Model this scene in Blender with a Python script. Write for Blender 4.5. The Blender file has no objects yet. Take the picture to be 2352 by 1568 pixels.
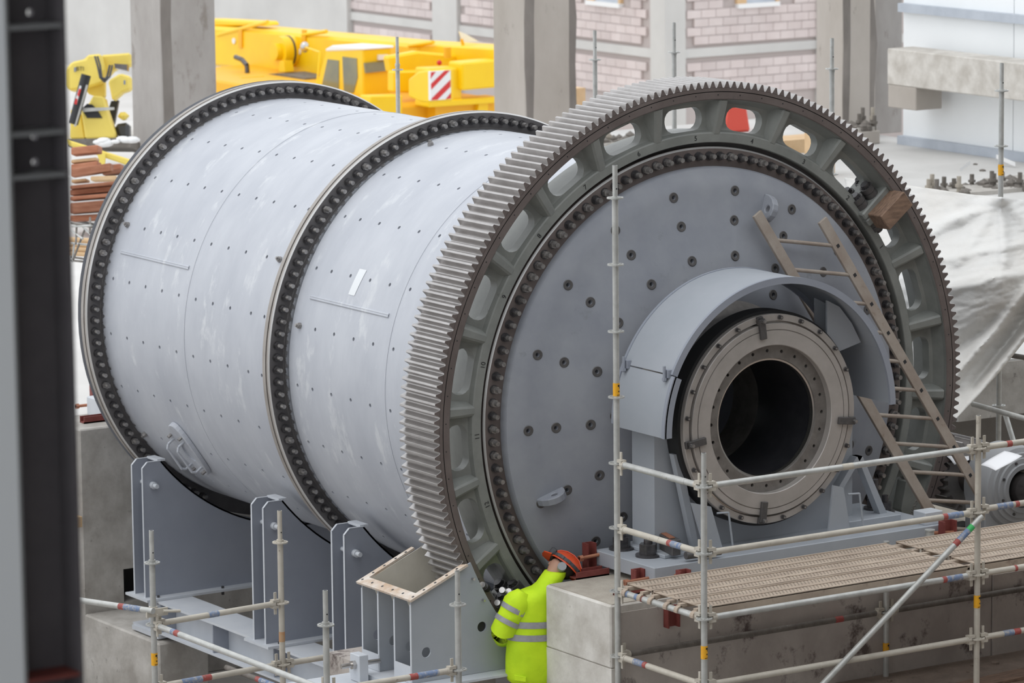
import bpy, bmesh, math, random
import numpy as np
from mathutils import Vector, Matrix
random.seed(7)
sc = bpy.context.scene
PI = math.pi; rad = math.radians
# ------------------------------------------------------------------ camera
CAM = np.array((-18.6178, -26.0055, 5.7155)); F = 9473.88
RM = np.array([[0.8392238, -0.54369019, -0.01021712], [-0.09583959, -0.12938814, -0.98695161], [0.53527393, 0.82925249, -0.16069265]])
cd = bpy.data.cameras.new('camera'); cam = bpy.data.objects.new('camera', cd); sc.collection.objects.link(cam)
cd.sensor_width = 36.0; cd.lens = F / 2352 * 36.0; cd.clip_start = 0.5; cd.clip_end = 400
M4 = Matrix.Identity(4)
for i in range(3):
    M4[i][0] = RM[0][i]; M4[i][1] = -RM[1][i]; M4[i][2] = -RM[2][i]; M4[i][3] = CAM[i]
cam.matrix_world = M4; sc.camera = cam
cd.dof.use_dof = True; cd.dof.focus_distance = 31.5; cd.dof.aperture_fstop = 4.5
# ------------------------------------------------------------------ light
w = bpy.data.worlds.new('sky'); sc.world = w; w.use_nodes = True
bg = w.node_tree.nodes['Background']; bg.inputs[0].default_value = (0.93, 0.965, 1.0, 1); bg.inputs[1].default_value = 1.2
sun = bpy.data.lights.new('sun', 'SUN'); so = bpy.data.objects.new('sun', sun); sc.collection.objects.link(so)
sun.energy = 0.5; sun.angle = rad(35); sun.color = (1, 0.98, 0.95)
so.rotation_euler = Vector((0.45, -0.12, -1.0)).to_track_quat('-Z', 'Y').to_euler()
vs = sc.view_settings; vs.view_transform = 'Standard'; vs.look = 'None'; vs.gamma = 1; vs.use_curve_mapping = False; vs.exposure = 0.22
# ------------------------------------------------------------------ helpers
def at(x, y, X=None, Y=None, Z=None, D=None):
    d = RM.T @ np.array(((x - 1176) / F, (y - 784) / F, 1.0))
    if X is not None: t = (X - CAM[0]) / d[0]
    elif Y is not None: t = (Y - CAM[1]) / d[1]
    elif Z is not None: t = (Z - CAM[2]) / d[2]
    else: t = D
    return Vector(CAM + t * d)
def link(o): sc.collection.objects.link(o)
MATS = {}
def mat(name, c1, c2=None, rough=0.6, metal=0.0, scale=3.0, stretch=(1, 1, 1), bump=0.0, bscale=40.0, spots=None, spot_scale=8.0, spot_amt=0.6, rnd=0.0, spec=0.5, contrast=(0.35, 0.65)):
    m = bpy.data.materials.new(name); m.use_nodes = True; nt = m.node_tree; N = nt.nodes; L = nt.links
    b = N['Principled BSDF']; b.inputs['Roughness'].default_value = rough; b.inputs['Metallic'].default_value = metal; b.inputs['Specular IOR Level'].default_value = spec
    geo = N.new('ShaderNodeNewGeometry'); mp = N.new('ShaderNodeMapping'); mp.inputs['Scale'].default_value = stretch
    L.new(geo.outputs['Position'], mp.inputs['Vector'])
    col = None
    c2 = c2 or c1
    nz = N.new('ShaderNodeTexNoise'); nz.inputs['Scale'].default_value = scale; nz.inputs['Detail'].default_value = 8; nz.inputs['Roughness'].default_value = 0.62
    L.new(mp.outputs[0], nz.inputs['Vector'])
    cr = N.new('ShaderNodeValToRGB'); cr.color_ramp.elements[0].color = (*c1, 1); cr.color_ramp.elements[1].color = (*c2, 1)
    cr.color_ramp.elements[0].position, cr.color_ramp.elements[1].position = contrast
    L.new(nz.outputs[0], cr.inputs[0]); col = cr.outputs[0]
    if spots:
        n2 = N.new('ShaderNodeTexNoise'); n2.inputs['Scale'].default_value = spot_scale; n2.inputs['Detail'].default_value = 6; n2.inputs['Roughness'].default_value = 0.7
        L.new(mp.outputs[0], n2.inputs['Vector'])
        r2 = N.new('ShaderNodeValToRGB'); r2.color_ramp.elements[0].position = spot_amt; r2.color_ramp.elements[1].position = spot_amt + 0.09
        L.new(n2.outputs[0], r2.inputs[0])
        mx = N.new('ShaderNodeMix'); mx.data_type = 'RGBA'; L.new(r2.outputs[0], mx.inputs[0]); L.new(col, mx.inputs[6]); mx.inputs[7].default_value = (*spots, 1); col = mx.outputs[2]
    if rnd:
        oi = N.new('ShaderNodeObjectInfo'); hs = N.new('ShaderNodeHueSaturation'); ma = N.new('ShaderNodeMapRange')
        ma.inputs[3].default_value = 1 - rnd; ma.inputs[4].default_value = 1 + rnd; L.new(oi.outputs['Random'], ma.inputs[0]); L.new(ma.outputs[0], hs.inputs['Value']); L.new(col, hs.inputs['Color']); col = hs.outputs[0]
    L.new(col, b.inputs['Base Color'])
    if bump:
        n3 = N.new('ShaderNodeTexNoise'); n3.inputs['Scale'].default_value = bscale; n3.inputs['Detail'].default_value = 5
        L.new(mp.outputs[0], n3.inputs['Vector']); bp = N.new('ShaderNodeBump'); bp.inputs['Strength'].default_value = bump; bp.inputs['Distance'].default_value = 0.02
        L.new(n3.outputs[0], bp.inputs['Height']); L.new(bp.outputs[0], b.inputs['Normal'])
    MATS[name] = m; return m

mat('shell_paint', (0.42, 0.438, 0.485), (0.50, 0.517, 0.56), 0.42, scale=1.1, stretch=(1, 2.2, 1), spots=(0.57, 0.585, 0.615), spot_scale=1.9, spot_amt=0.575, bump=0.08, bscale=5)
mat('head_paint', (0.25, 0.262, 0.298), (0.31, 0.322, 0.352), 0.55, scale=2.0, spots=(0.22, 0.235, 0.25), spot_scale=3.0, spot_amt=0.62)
mat('support_paint', (0.275, 0.295, 0.345), (0.305, 0.325, 0.375), 0.5, scale=2.0)
mat('beam_paint', (0.50, 0.525, 0.57), (0.58, 0.60, 0.63), 0.5, scale=2.0)
mat('guard_paint', (0.335, 0.36, 0.395), (0.38, 0.40, 0.435), 0.5, scale=1.5)
mat('cream_paint', (0.72, 0.68, 0.60), (0.64, 0.60, 0.52), 0.6, scale=4)
mat('rusty_flange', (0.66, 0.60, 0.54), (0.50, 0.36, 0.25), 0.8, scale=9, spots=(0.35, 0.25, 0.18), spot_scale=22, spot_amt=0.62)
mat('flange_steel', (0.10, 0.093, 0.095), (0.135, 0.127, 0.127), 0.5, 0.0, scale=6)
mat('flange_edge', (0.62, 0.61, 0.60), rough=0.35, metal=0.4)
mat('flange_rim', (0.30, 0.27, 0.245), (0.36, 0.33, 0.305), 0.45, 0.2, scale=5)
mat('dark_gap', (0.012, 0.012, 0.013), rough=0.7)
mat('bolt_black', (0.045, 0.043, 0.046), (0.085, 0.08, 0.082), 0.3, 0.3, scale=30)
mat('bolt_steel', (0.42, 0.40, 0.385), (0.20, 0.19, 0.185), 0.3, 0.6, scale=25)
mat('tooth_steel', (0.47, 0.45, 0.44), (0.40, 0.38, 0.37), 0.32, 0.75, scale=8)
mat('gear_face', (0.125, 0.10, 0.092), (0.165, 0.135, 0.125), 0.5, 0.1, scale=4, spots=(0.09, 0.075, 0.07), spot_scale=9, spot_amt=0.64)
mat('casting', (0.20, 0.206, 0.192), (0.26, 0.266, 0.247), 0.38, scale=4, spots=(0.11, 0.106, 0.097), spot_scale=3, spot_amt=0.63)
mat('machined', (0.47, 0.435, 0.41), (0.40, 0.37, 0.345), 0.4, 0.3, scale=5)
mat('machined_dark', (0.25, 0.235, 0.22), (0.17, 0.155, 0.145), 0.42, 0.4, scale=8)
mat('polished', (0.55, 0.53, 0.51), rough=0.18, metal=0.95)
mat('shaft_steel', (0.16, 0.145, 0.14), (0.11, 0.10, 0.10), 0.22, 0.85, scale=10)
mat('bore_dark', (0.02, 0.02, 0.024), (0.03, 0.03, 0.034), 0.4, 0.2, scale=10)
mat('spotface', (0.085, 0.08, 0.08), (0.115, 0.108, 0.105), 0.5, 0.3, scale=30)
mat('galv', (0.42, 0.42, 0.40), (0.54, 0.54, 0.52), 0.42, 0.35, scale=9, spots=(0.30, 0.27, 0.24), spot_scale=14, spot_amt=0.64)
mat('galv_dirty', (0.46, 0.42, 0.36), (0.55, 0.51, 0.44), 0.6, 0.1, scale=7, spots=(0.24, 0.19, 0.15), spot_scale=16, spot_amt=0.62)
mat('galv_old', (0.20, 0.18, 0.16), (0.13, 0.115, 0.10), 0.7, 0.1, scale=12, spots=(0.34, 0.31, 0.28), spot_scale=25, spot_amt=0.62)
mat('band_red', (0.38, 0.075, 0.065), (0.30, 0.07, 0.06), 0.6, scale=20, spots=(0.36, 0.28, 0.25), spot_scale=40, spot_amt=0.58)
mat('band_blue', (0.13, 0.20, 0.36), (0.22, 0.26, 0.34), 0.6, scale=20, spots=(0.36, 0.35, 0.35), spot_scale=30, spot_amt=0.50)
mat('band_green', (0.05, 0.42, 0.12), rough=0.6)
mat('tag_yellow', (0.85, 0.42, 0.01), (0.75, 0.36, 0.02), 0.5, scale=30)
mat('print_black', (0.02, 0.018, 0.015), rough=0.6)
mat('concrete', (0.34, 0.315, 0.285), (0.57, 0.545, 0.51), 0.85, scale=2.2, spots=(0.20, 0.185, 0.17), spot_scale=7, spot_amt=0.63, bump=0.25, bscale=14)
mat('concrete_pale', (0.47, 0.435, 0.39), (0.68, 0.65, 0.605), 0.85, scale=3.2, spots=(0.38, 0.34, 0.30), spot_scale=11, spot_amt=0.65, bump=0.2, bscale=18)
mat('concrete_dirty', (0.38, 0.335, 0.305), (0.52, 0.47, 0.43), 0.85, scale=1.8, stretch=(1, 1, 0.8), spots=(0.13, 0.10, 0.092), spot_scale=3.0, spot_amt=0.55, bump=0.3, bscale=12)
mat('concrete_top', (0.44, 0.40, 0.34), (0.36, 0.32, 0.27), 0.9, scale=9, spots=(0.24, 0.21, 0.18), spot_scale=25, spot_amt=0.64, bump=0.4, bscale=60)
mat('column_concrete', (0.32, 0.295, 0.275), (0.44, 0.415, 0.395), 0.85, scale=1.1, stretch=(1, 1, 0.45), spots=(0.27, 0.24, 0.215), spot_scale=2.6, spot_amt=0.60)
mat('stain_dark', (0.185, 0.165, 0.15), (0.26, 0.235, 0.215), 0.85, scale=2.5, stretch=(1, 1, 0.4))
mat('column_tan', (0.40, 0.36, 0.32), (0.48, 0.44, 0.40), 0.85, scale=1.2, stretch=(1, 1, 0.5), spots=(0.30, 0.26, 0.23), spot_scale=3.2, spot_amt=0.62)
mat('far_concrete', (0.52, 0.51, 0.495), (0.62, 0.61, 0.59), 0.85, scale=0.35)
mat('slab', (0.50, 0.49, 0.475), (0.62, 0.61, 0.595), 0.85, scale=0.5, spots=(0.36, 0.34, 0.32), spot_scale=1.6, spot_amt=0.66)
mat('ground', (0.60, 0.58, 0.56), (0.70, 0.68, 0.66), 0.9, scale=0.5, spots=(0.40, 0.37, 0.34), spot_scale=2.5, spot_amt=0.66)
mat('dirt', (0.20, 0.155, 0.125), (0.28, 0.22, 0.18), 0.95, scale=5, spots=(0.09, 0.07, 0.06), spot_scale=9, spot_amt=0.6, bump=0.8, bscale=25)
mat('pit', (0.30, 0.28, 0.26), (0.38, 0.355, 0.33), 0.95, scale=2)
mat('block_pink', (0.58, 0.50, 0.485), (0.66, 0.585, 0.57), 0.9, scale=1.2, rnd=0.06)
mat('mortar', (0.47, 0.415, 0.40), rough=0.95)
mat('clad_white', (0.86, 0.88, 0.89), (0.91, 0.93, 0.94), 0.4, scale=0.5)
mat('girt', (0.42, 0.46, 0.52), (0.52, 0.56, 0.62), 0.5, scale=2)
mat('crane_yellow', (0.90, 0.56, 0.003), (0.94, 0.62, 0.004), 0.4, scale=1.0)
mat('crane_orange', (0.84, 0.43, 0.004), rough=0.5)
mat('drill_yellow', (0.86, 0.68, 0.14), (0.80, 0.62, 0.12), 0.5, scale=2)
mat('glass', (0.16, 0.17, 0.12), (0.26, 0.24, 0.12), rough=0.12, spec=0.8, scale=1.2)
mat('white', (0.80, 0.80, 0.80), rough=0.5)
mat('red', (0.62, 0.03, 0.03), rough=0.5)
mat('barrier_red', (0.75, 0.10, 0.07), rough=0.5)
mat('black', (0.02, 0.02, 0.022), rough=0.5)
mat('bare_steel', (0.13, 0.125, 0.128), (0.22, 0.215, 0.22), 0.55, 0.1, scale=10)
mat('rust', (0.50, 0.22, 0.08), (0.45, 0.30, 0.18), 0.8, scale=18)
mat('rubber', (0.05, 0.05, 0.055), rough=0.5)
mat('red_oxide', (0.17, 0.035, 0.03), (0.22, 0.055, 0.045), 0.65, scale=14, spots=(0.28, 0.15, 0.11), spot_scale=22, spot_amt=0.64)
mat('timber_red', (0.32, 0.12, 0.065), (0.46, 0.21, 0.125), 0.8, scale=4, stretch=(1, 1, 6), rnd=0.3)
mat('wood', (0.13, 0.08, 0.055), (0.27, 0.17, 0.115), 0.75, scale=3, stretch=(2, 20, 9))
mat('wood_pale', (0.60, 0.40, 0.22), (0.68, 0.48, 0.28), 0.7, scale=5)
mat('plank_steel', (0.36, 0.285, 0.225), (0.47, 0.385, 0.305), 0.8, scale=3, stretch=(1, 3, 1), spots=(0.24, 0.185, 0.145), spot_scale=4, spot_amt=0.60)
mat('ladder_wood', (0.36, 0.31, 0.265), (0.28, 0.225, 0.185), 0.75, scale=5, stretch=(1, 1, 1), spots=(0.20, 0.14, 0.10), spot_scale=10, spot_amt=0.64)
mat('tarp', (0.68, 0.675, 0.66), (0.60, 0.575, 0.54), 0.55, scale=0.8, stretch=(1, 1, 2.2), bump=0.5, bscale=5)
mat('paper', (0.82, 0.82, 0.84), rough=0.7)
mat('hivis', (0.62, 0.88, 0.012), (0.52, 0.78, 0.008), 0.75, scale=5, bump=0.7, bscale=7)
mat('reflect', (0.36, 0.36, 0.38), (0.30, 0.30, 0.32), 0.4, scale=30)
mat('navy', (0.02, 0.024, 0.035), rough=0.8)
mat('skin', (0.48, 0.27, 0.19), rough=0.6)
mat('hair', (0.03, 0.022, 0.018), rough=0.7)
mat('helmet_orange', (0.72, 0.09, 0.025), (0.62, 0.07, 0.02), 0.28, scale=4)
mat('column_shaded', (0.12, 0.112, 0.122), (0.14, 0.13, 0.14), 0.7, scale=8, spec=0.3)  # shaded tone of the column steel, shade painted into the colour
mat('column_lit', (0.27, 0.28, 0.29), rough=0.5)  # lit tone of the same column steel, light painted into the colour
mat('primer_grey', (0.29, 0.295, 0.305), rough=0.6)
mat('sticker', (0.74, 0.76, 0.78), rough=0.6)

class MB:
    def __init__(s): s.v = []; s.f = []; s.m = []
    def add(s, vs, fs, mi=0):
        n = len(s.v); s.v += [tuple(v) for v in vs]; s.f += [tuple(i + n for i in f) for f in fs]; s.m += [mi] * len(fs); return s
    def box(s, x0, x1, y0, y1, z0, z1, mi=0, T=None):
        vs = [(x, y, z) for z in (z0, z1) for y in (y0, y1) for x in (x0, x1)]
        if T: vs = [T @ Vector(v) for v in vs]
        return s.add(vs, [(0, 2, 3, 1), (4, 5, 7, 6), (0, 1, 5, 4), (2, 6, 7, 3), (0, 4, 6, 2), (1, 3, 7, 5)], mi)
    def cyl(s, p0, p1, r, n=16, r1=None, mi=0, caps=True, mcap=None):
        p0 = Vector(p0); p1 = Vector(p1); r1 = r if r1 is None else r1; d = (p1 - p0).normalized(); a = d.orthogonal().normalized(); b = d.cross(a)
        vs = []
        for p, q in ((p0, r), (p1, r1)):
            for i in range(n):
                t = 2 * PI * i / n; vs.append(p + (a * math.cos(t) + b * math.sin(t)) * q)
        s.add(vs, [(i, (i + 1) % n, n + (i + 1) % n, n + i) for i in range(n)], mi)
        if caps:
            k = len(s.v) - 2 * n
            s.f += [tuple(k + i for i in reversed(range(n))), tuple(k + n + i for i in range(n))]; s.m += [mi if mcap is None else mcap] * 2
        return s
    def tube(s, pts, r, n=8, mi=0):
        for a, b in zip(pts, pts[1:]): s.cyl(a, b, r, n, mi=mi)
        return s
    def sphere(s, c, r, n=12, mi=0, sz=1.0):
        c = Vector(c); vs = [c + Vector((0, 0, r * sz))]
        for i in range(1, n // 2):
            ph = PI * i / (n // 2)
            for j in range(n): th = 2 * PI * j / n; vs.append(c + Vector((math.sin(ph) * math.cos(th) * r, math.sin(ph) * math.sin(th) * r, math.cos(ph) * r * sz)))
        vs.append(c - Vector((0, 0, r * sz))); k = n // 2 - 1; fs = []
        for j in range(n): fs.append((0, 1 + j, 1 + (j + 1) % n)); fs.append((len(vs) - 1, 1 + (k - 1) * n + (j + 1) % n, 1 + (k - 1) * n + j))
        for i in range(k - 1):
            for j in range(n): a = 1 + i * n; fs.append((a + j, a + n + j, a + n + (j + 1) % n, a + (j + 1) % n))
        return s.add(vs, fs, mi)
    def prism(s, poly, d, mi=0):            # poly: 3D points, d: extrusion vector
        d = Vector(d); poly = [Vector(p) for p in poly]; n = len(poly); vs = poly + [p + d for p in poly]
        return s.add(vs, [tuple(range(n)), tuple(n + i for i in reversed(range(n)))] + [(i, n + i, n + (i + 1) % n, (i + 1) % n) for i in range(n)], mi)
    def xz(s, poly, y0, y1, mi=0): return s.prism([(x, y0, z) for x, z in poly], (0, y1 - y0, 0), mi)
    def lathe(s, prof, n=180, closed=True, mi=0, a0=0.0, a1=2 * PI, cap=False):   # prof: (R, y) about the Y axis
        full = abs(a1 - a0 - 2 * PI) < 1e-6; k = n if full else n + 1; P = len(prof); vs = []
        for i in range(k):
            a = a0 + (a1 - a0) * i / n
            for R, y in prof: vs.append((R * math.cos(a), y, R * math.sin(a)))
        fs = []
        for i in range(n):
            j = (i + 1) % k
            for q in range(P if closed else P - 1): r = (q + 1) % P; fs.append((i * P + q, i * P + r, j * P + r, j * P + q))
        if cap and not full: fs += [tuple(range(P)), tuple((k - 1) * P + q for q in reversed(range(P)))]
        return s.add(vs, fs, mi)
    def mesh(s, name, mats, smooth=None, T=None):
        me = bpy.data.meshes.new(name); me.from_pydata([tuple(v) for v in s.v], [], s.f)
        for m in mats if isinstance(mats, (list, tuple)) else [mats]: me.materials.append(MATS[m])
        me.polygons.foreach_set('material_index', s.m)
        b = bmesh.new(); b.from_mesh(me); bmesh.ops.recalc_face_normals(b, faces=b.faces); b.to_mesh(me); b.free()
        if smooth: sm(me, smooth)
        return me
    def obj(s, name, mats, parent=None, smooth=None, bevel=0.0):
        me = s.mesh(name, mats, smooth)
        if bevel: bev(me, bevel)
        return ob(name, me, parent)
def sm(me, ang=35):
    me.polygons.foreach_set('use_smooth', [True] * len(me.polygons)); me.set_sharp_from_angle(angle=rad(ang))
def bev(me, wd):
    b = bmesh.new(); b.from_mesh(me); es = [e for e in b.edges if e.is_manifold and e.calc_face_angle(0) > 0.5]
    bmesh.ops.bevel(b, geom=es, offset=wd, segments=1, affect='EDGES', clamp_overlap=True); b.to_mesh(me); b.free()
def ob(name, me, parent=None, loc=None):
    o = bpy.data.objects.new(name, me); link(o)
    if parent: o.parent = parent; o.matrix_parent_inverse = parent_inv(parent)
    if loc is not None: o.location = loc
    return o
def wm(o):
    m = Matrix.LocRotScale(o.location, o.rotation_euler, o.scale)
    return (wm(o.parent) @ o.matrix_parent_inverse @ m) if o.parent else m
def parent_inv(p): return wm(p).inverted()
def tag(o, label=None, cat=None, group=None, kind=None):
    if label: o['label'] = label
    if cat: o['category'] = cat
    if group: o['group'] = group
    if kind: o['kind'] = kind
    return o
def thing(name, label, cat, loc=(0, 0, 0), group=None):
    o = bpy.data.objects.new(name, None); link(o); o.location = loc; o.empty_display_size = 0.1
    return tag(o, label, cat, group)
def cut(o, mb, mat_i=None):
    me = mb.mesh('cutter', [m.name for m in o.data.materials] or ['black']); c = bpy.data.objects.new('cutter', me); link(c)
    md = o.modifiers.new('b', 'BOOLEAN'); md.operation = 'DIFFERENCE'; md.object = c; md.solver = 'EXACT'
    dg = bpy.context.evaluated_depsgraph_get(); dg.update(); nm = bpy.data.meshes.new_from_object(o.evaluated_get(dg))
    o.modifiers.clear(); old = o.data; o.data = nm; nm.name = o.name; bpy.data.objects.remove(c); bpy.data.meshes.remove(me)
    return o
def pol(R, a, y=0.0): return Vector((R * math.cos(rad(a)), y, R * math.sin(rad(a))))
def struct(o): o['kind'] = 'structure'; return o
# ================================================================== setting: floors, ground, unseen roof and walls added to cut sky light
struct(MB().box(-40, 60, -60, 8.0, -3.8, -3.6).obj('floor', 'pit'))
struct(MB().box(-16, 14.5, 8.15, 31, -4.2, -1.17).obj('floor', 'ground'))
struct(MB().box(4.95, 16, 3.0, 21, -1.12, -0.6).obj('floor', 'slab'))
struct(MB().box(-60, 120, 8.0, 140, -5.4, -5.2).obj('floor', 'ground'))
fl = MB().box(0.25, 9, -9, -1.32, -2.25, -2.02).obj('floor', 'dirt'); struct(fl)
struct(MB().box(-27, 26, -50, -16.0, 11.4, 11.7).obj('sky_block_roof', 'far_concrete'))  # unseen roof, added and sized to keep sky light off the mill front
struct(MB().box(-27, 26, -50.3, -50, -3.6, 11.4).obj('sky_block_front', 'far_concrete'))  # unseen wall behind the camera, added to block light
struct(MB().box(26, 26.3, -50, 3.0, -3.6, 11.4).obj('wall_right', 'far_concrete'))  # unseen side wall, added to block light
struct(MB().box(-27.3, -27, -50, 9.0, -3.6, 2.0).obj('sky_block_left', 'far_concrete'))  # unseen wall added to block low light and darken the lower shell
struct(MB().box(4.95, 20, 3.6, 3.9, -3.6, -1.12).obj('wall_pit', 'pit'))
# ================================================================== the mill
mill = thing('ball_mill', 'huge grey ball mill drum with a toothed girth gear and round open trunnion', 'mill')
RS = 1.868
HA = [89.9, 106.65, 122.3, 137.65, 152.9, 168.15, 183.45, 198.75, 214.4, 74.3, 58.7, 230, 245]
Y2 = [6.875, 6.565, 6.257, 5.95, 5.645, 5.335, 5.03, 4.725, 4.42, 4.06, 3.83]
Y1 = [3.23, 2.985, 2.68, 2.37, 2.063, 1.75, 1.44, 1.13, 0.82, 0.58]
PLUG = {(89.9, 6.875), (152.9, 6.565), (152.9, 3.83), (106.65, 3.23), (168.15, 3.23), (214.4, 6.565), (198.75, 6.875)}
for ya, yb, ys in ((3.40, 6.72, Y2), (0.2, 3.36, Y1)):
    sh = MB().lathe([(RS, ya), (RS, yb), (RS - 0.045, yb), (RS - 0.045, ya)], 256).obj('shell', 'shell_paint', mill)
    c = MB()
    for a in HA:
        for y in ys:
            if (a, y) not in PLUG and y < 6.8: c.cyl(pol(RS - 0.1, a, y), pol(RS + 0.1, a, y), 0.0165, 10)
    cut(sh, c); sm(sh.data, 25)
# girth welds, axial weld beads
for y in (5.19, 1.83): MB().lathe([(RS - 0.01, y - 0.018), (RS + 0.004, y - 0.012), (RS + 0.004, y + 0.012), (RS - 0.01, y + 0.018)], 200).obj('weld_bead', 'shell_paint', mill, smooth=60)
for y0, y1 in ((5.26, 6.52), (1.92, 3.16)):
    m = MB()
    for k in range(2): m.cyl(pol(RS, 160.2 + k * 0.5, y0), pol(RS, 160.2 + k * 0.5, y1), 0.012, 8)
    m.obj('weld_bead', 'shell_paint', mill, smooth=60)
# liner bolts standing proud of the shell
m = MB().cyl((0, 0, -0.01), (0, 0, 0.02), 0.027, 6).cyl((0, 0, 0.02), (0, 0, 0.035), 0.021, 6).cyl((0, 0, 0.03), (0, 0, 0.05), 0.012, 8)
lb = m.mesh('liner_bolt', 'bolt_steel')
for a, y in sorted(PLUG):
    o = ob('liner_bolt', lb, mill, pol(RS, a, y)); o.rotation_euler = (0, rad(90 - a), 0)
# sticker
g = MB(); n = 6
for i in range(n + 1):
    for y in (2.475 + 0.006 * i, 2.585 + 0.004 * i): g.v.append(tuple(pol(RS + 0.003, 150.6 + 7.0 * i / n, y)))
g.f = [(2 * i, 2 * i + 1, 2 * i + 3, 2 * i + 2) for i in range(n)]; g.m = [0] * n
g.obj('sticker', 'sticker', mill)
# flanges (outer rim bright, groove between the two plates)
RF = 2.02
def flange(y0):
    MB().lathe([(RS - 0.02, y0 + 0.052), (RF, y0 + 0.052), (RF, y0 + 0.10), (RS - 0.02, y0 + 0.10)], 200).obj('flange', 'flange_rim', mill, smooth=35)
    MB().lathe([(RS - 0.03, y0 + 0.045), (RF - 0.016, y0 + 0.03), (RF - 0.016, y0 + 0.055), (RS - 0.03, y0 + 0.055)], 200).obj('gasket', 'dark_gap', mill, smooth=35)
    f = MB().lathe([(RS - 0.02, y0 - 0.008), (RS + 0.006, y0 - 0.008), (RS + 0.014, y0), (RF - 0.012, y0), (RF, y0 + 0.010), (RF, y0 + 0.032), (RS - 0.02, y0 + 0.032)], 200)
    f.m = [1 if q % 7 == 3 else (2 if q % 7 == 4 else 0) for q in range(len(f.f))]
    return f.obj('flange', ['flange_steel', 'flange_edge', 'flange_rim'], mill, smooth=25)
bm_ = MB().cyl((0, 0.01, 0), (0, -0.012, 0), 0.036, 14).cyl((0, -0.012, 0), (0, -0.040, 0), 0.031, 6).cyl((0, -0.04, 0), (0, -0.085, 0), 0.0185, 10, mi=1)
nut_a = bm_.mesh('flange_bolt', ['bolt_black', 'bolt_steel']); sm(nut_a, 40)
bm2 = MB().cyl((0, 0.01, 0), (0, -0.012, 0), 0.036, 14).cyl((0, -0.012, 0), (0, -0.042, 0), 0.031, 6, mi=1).cyl((0, -0.04, 0), (0, -0.085, 0), 0.0185, 10, mi=1)
nut_b = bm2.mesh('flange_bolt', ['bolt_black', 'bolt_steel']); sm(nut_b, 40)
fm = flange(3.44); ff = flange(6.74)
for fl_, y0, a0, a1 in ((fm, 3.44, 57, 243), (ff, 6.74, 57, 243)):
    a = a0
    while a <= a1:
        ob('bolt', nut_a if random.random() < 0.8 else nut_b, fl_, pol(1.946, a, y0)); a += 3.0
# scalloped edge of the paint behind the bolts: bare steel left where the bolts shaded the spray gun
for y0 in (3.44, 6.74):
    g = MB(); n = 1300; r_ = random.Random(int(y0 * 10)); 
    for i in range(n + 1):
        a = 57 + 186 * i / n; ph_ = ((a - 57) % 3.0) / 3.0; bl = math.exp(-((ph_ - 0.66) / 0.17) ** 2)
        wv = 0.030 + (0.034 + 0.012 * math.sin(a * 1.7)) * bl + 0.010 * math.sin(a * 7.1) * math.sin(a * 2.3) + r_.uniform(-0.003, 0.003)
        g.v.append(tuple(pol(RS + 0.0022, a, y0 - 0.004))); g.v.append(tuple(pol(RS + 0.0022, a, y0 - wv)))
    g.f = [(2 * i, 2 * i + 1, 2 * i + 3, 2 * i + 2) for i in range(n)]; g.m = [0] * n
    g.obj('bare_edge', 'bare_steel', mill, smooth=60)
# head (end plate) with its flange band
hp = [(2.02, 0.30), (2.02, 0.135), (2.008, 0.12), (1.865, 0.12)]
band = MB().lathe([(2.02, 0.30), (2.02, 0.135), (2.006, 0.12), (1.86, 0.12), (1.86, 0.30)], 240)
band.m = [1 if q % 5 == 1 else 0 for q in range(len(band.f))]
band = band.obj('flange', ['gear_face', 'flange_edge'], mill, smooth=25)
a = 0.2
while a < 360:
    if not (235 < a < 300): ob('bolt', nut_a if random.random() < 0.65 else nut_b, band, pol(1.948, a, 0.12))
    a += 3.0
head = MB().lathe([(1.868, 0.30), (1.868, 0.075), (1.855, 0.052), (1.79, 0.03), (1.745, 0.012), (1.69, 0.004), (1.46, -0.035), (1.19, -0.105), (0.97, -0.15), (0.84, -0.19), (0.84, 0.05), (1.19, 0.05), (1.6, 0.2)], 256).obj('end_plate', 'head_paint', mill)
HO = [(1.69, 0.004, 61 + 20 * k) for k in range(18)] + [(1.46, -0.035, 61 + 20 * k) for k in range(18)] + [(1.188, -0.105, 61 + 20 * k) for k in range(18)] + [(0.99, -0.147, 58), (0.99, -0.147, -134), (0.99, -0.147, 178)]
c = MB()
for R, y, a in HO: c.cyl(pol(R, a, y - 0.1), pol(R, a, y + 0.09), 0.0175, 10)
cut(head, c); sm(head.data, 30)
sf = MB().lathe([(0.0175, 0.012), (0.0175, -0.004), (0.037, -0.006), (0.041, -0.003), (0.041, 0.012)], 24)
sfm = sf.mesh('spot_face', 'spotface', 40)
pl = MB().cyl((0, 0.05, 0), (0, 0.06, 0), 0.0176, 10).mesh('plug', 'black')
for R, y, a in HO:
    o = ob('spot_face', sfm, head, pol(R, a, y)); tl = -{1.69: 0.15, 1.46: 0.21, 1.188: 0.24}.get(R, 0.2)
    o.rotation_euler = (Matrix.Rotation(-rad(a), 3, 'Y') @ Matrix.Rotation(-tl, 3, 'Z')).to_euler()
# lifting lugs on the head
for a, R in ((200.5, 1.60), (70.0, 1.60)):
    t_ = pol(1, a); u = pol(1, a + 90); p = pol(R, a, 0.01)
    outl = []
    for k in range(9):
        th = PI * k / 8; outl.append(p + t_ * (0.12 * math.cos(th)) + Vector((0, -0.16 * math.sin(th) - 0.0, 0)))
    lug = MB().prism([q - u * 0.03 for q in outl], u * 0.06).obj('lifting_lug', 'head_paint', head)
    cut(lug, MB().cyl(p + Vector((0, -0.085, 0)) - u * 0.1, p + Vector((0, -0.085, 0)) + u * 0.1, 0.028, 12)); bev(lug.data, 0.008)
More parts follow.
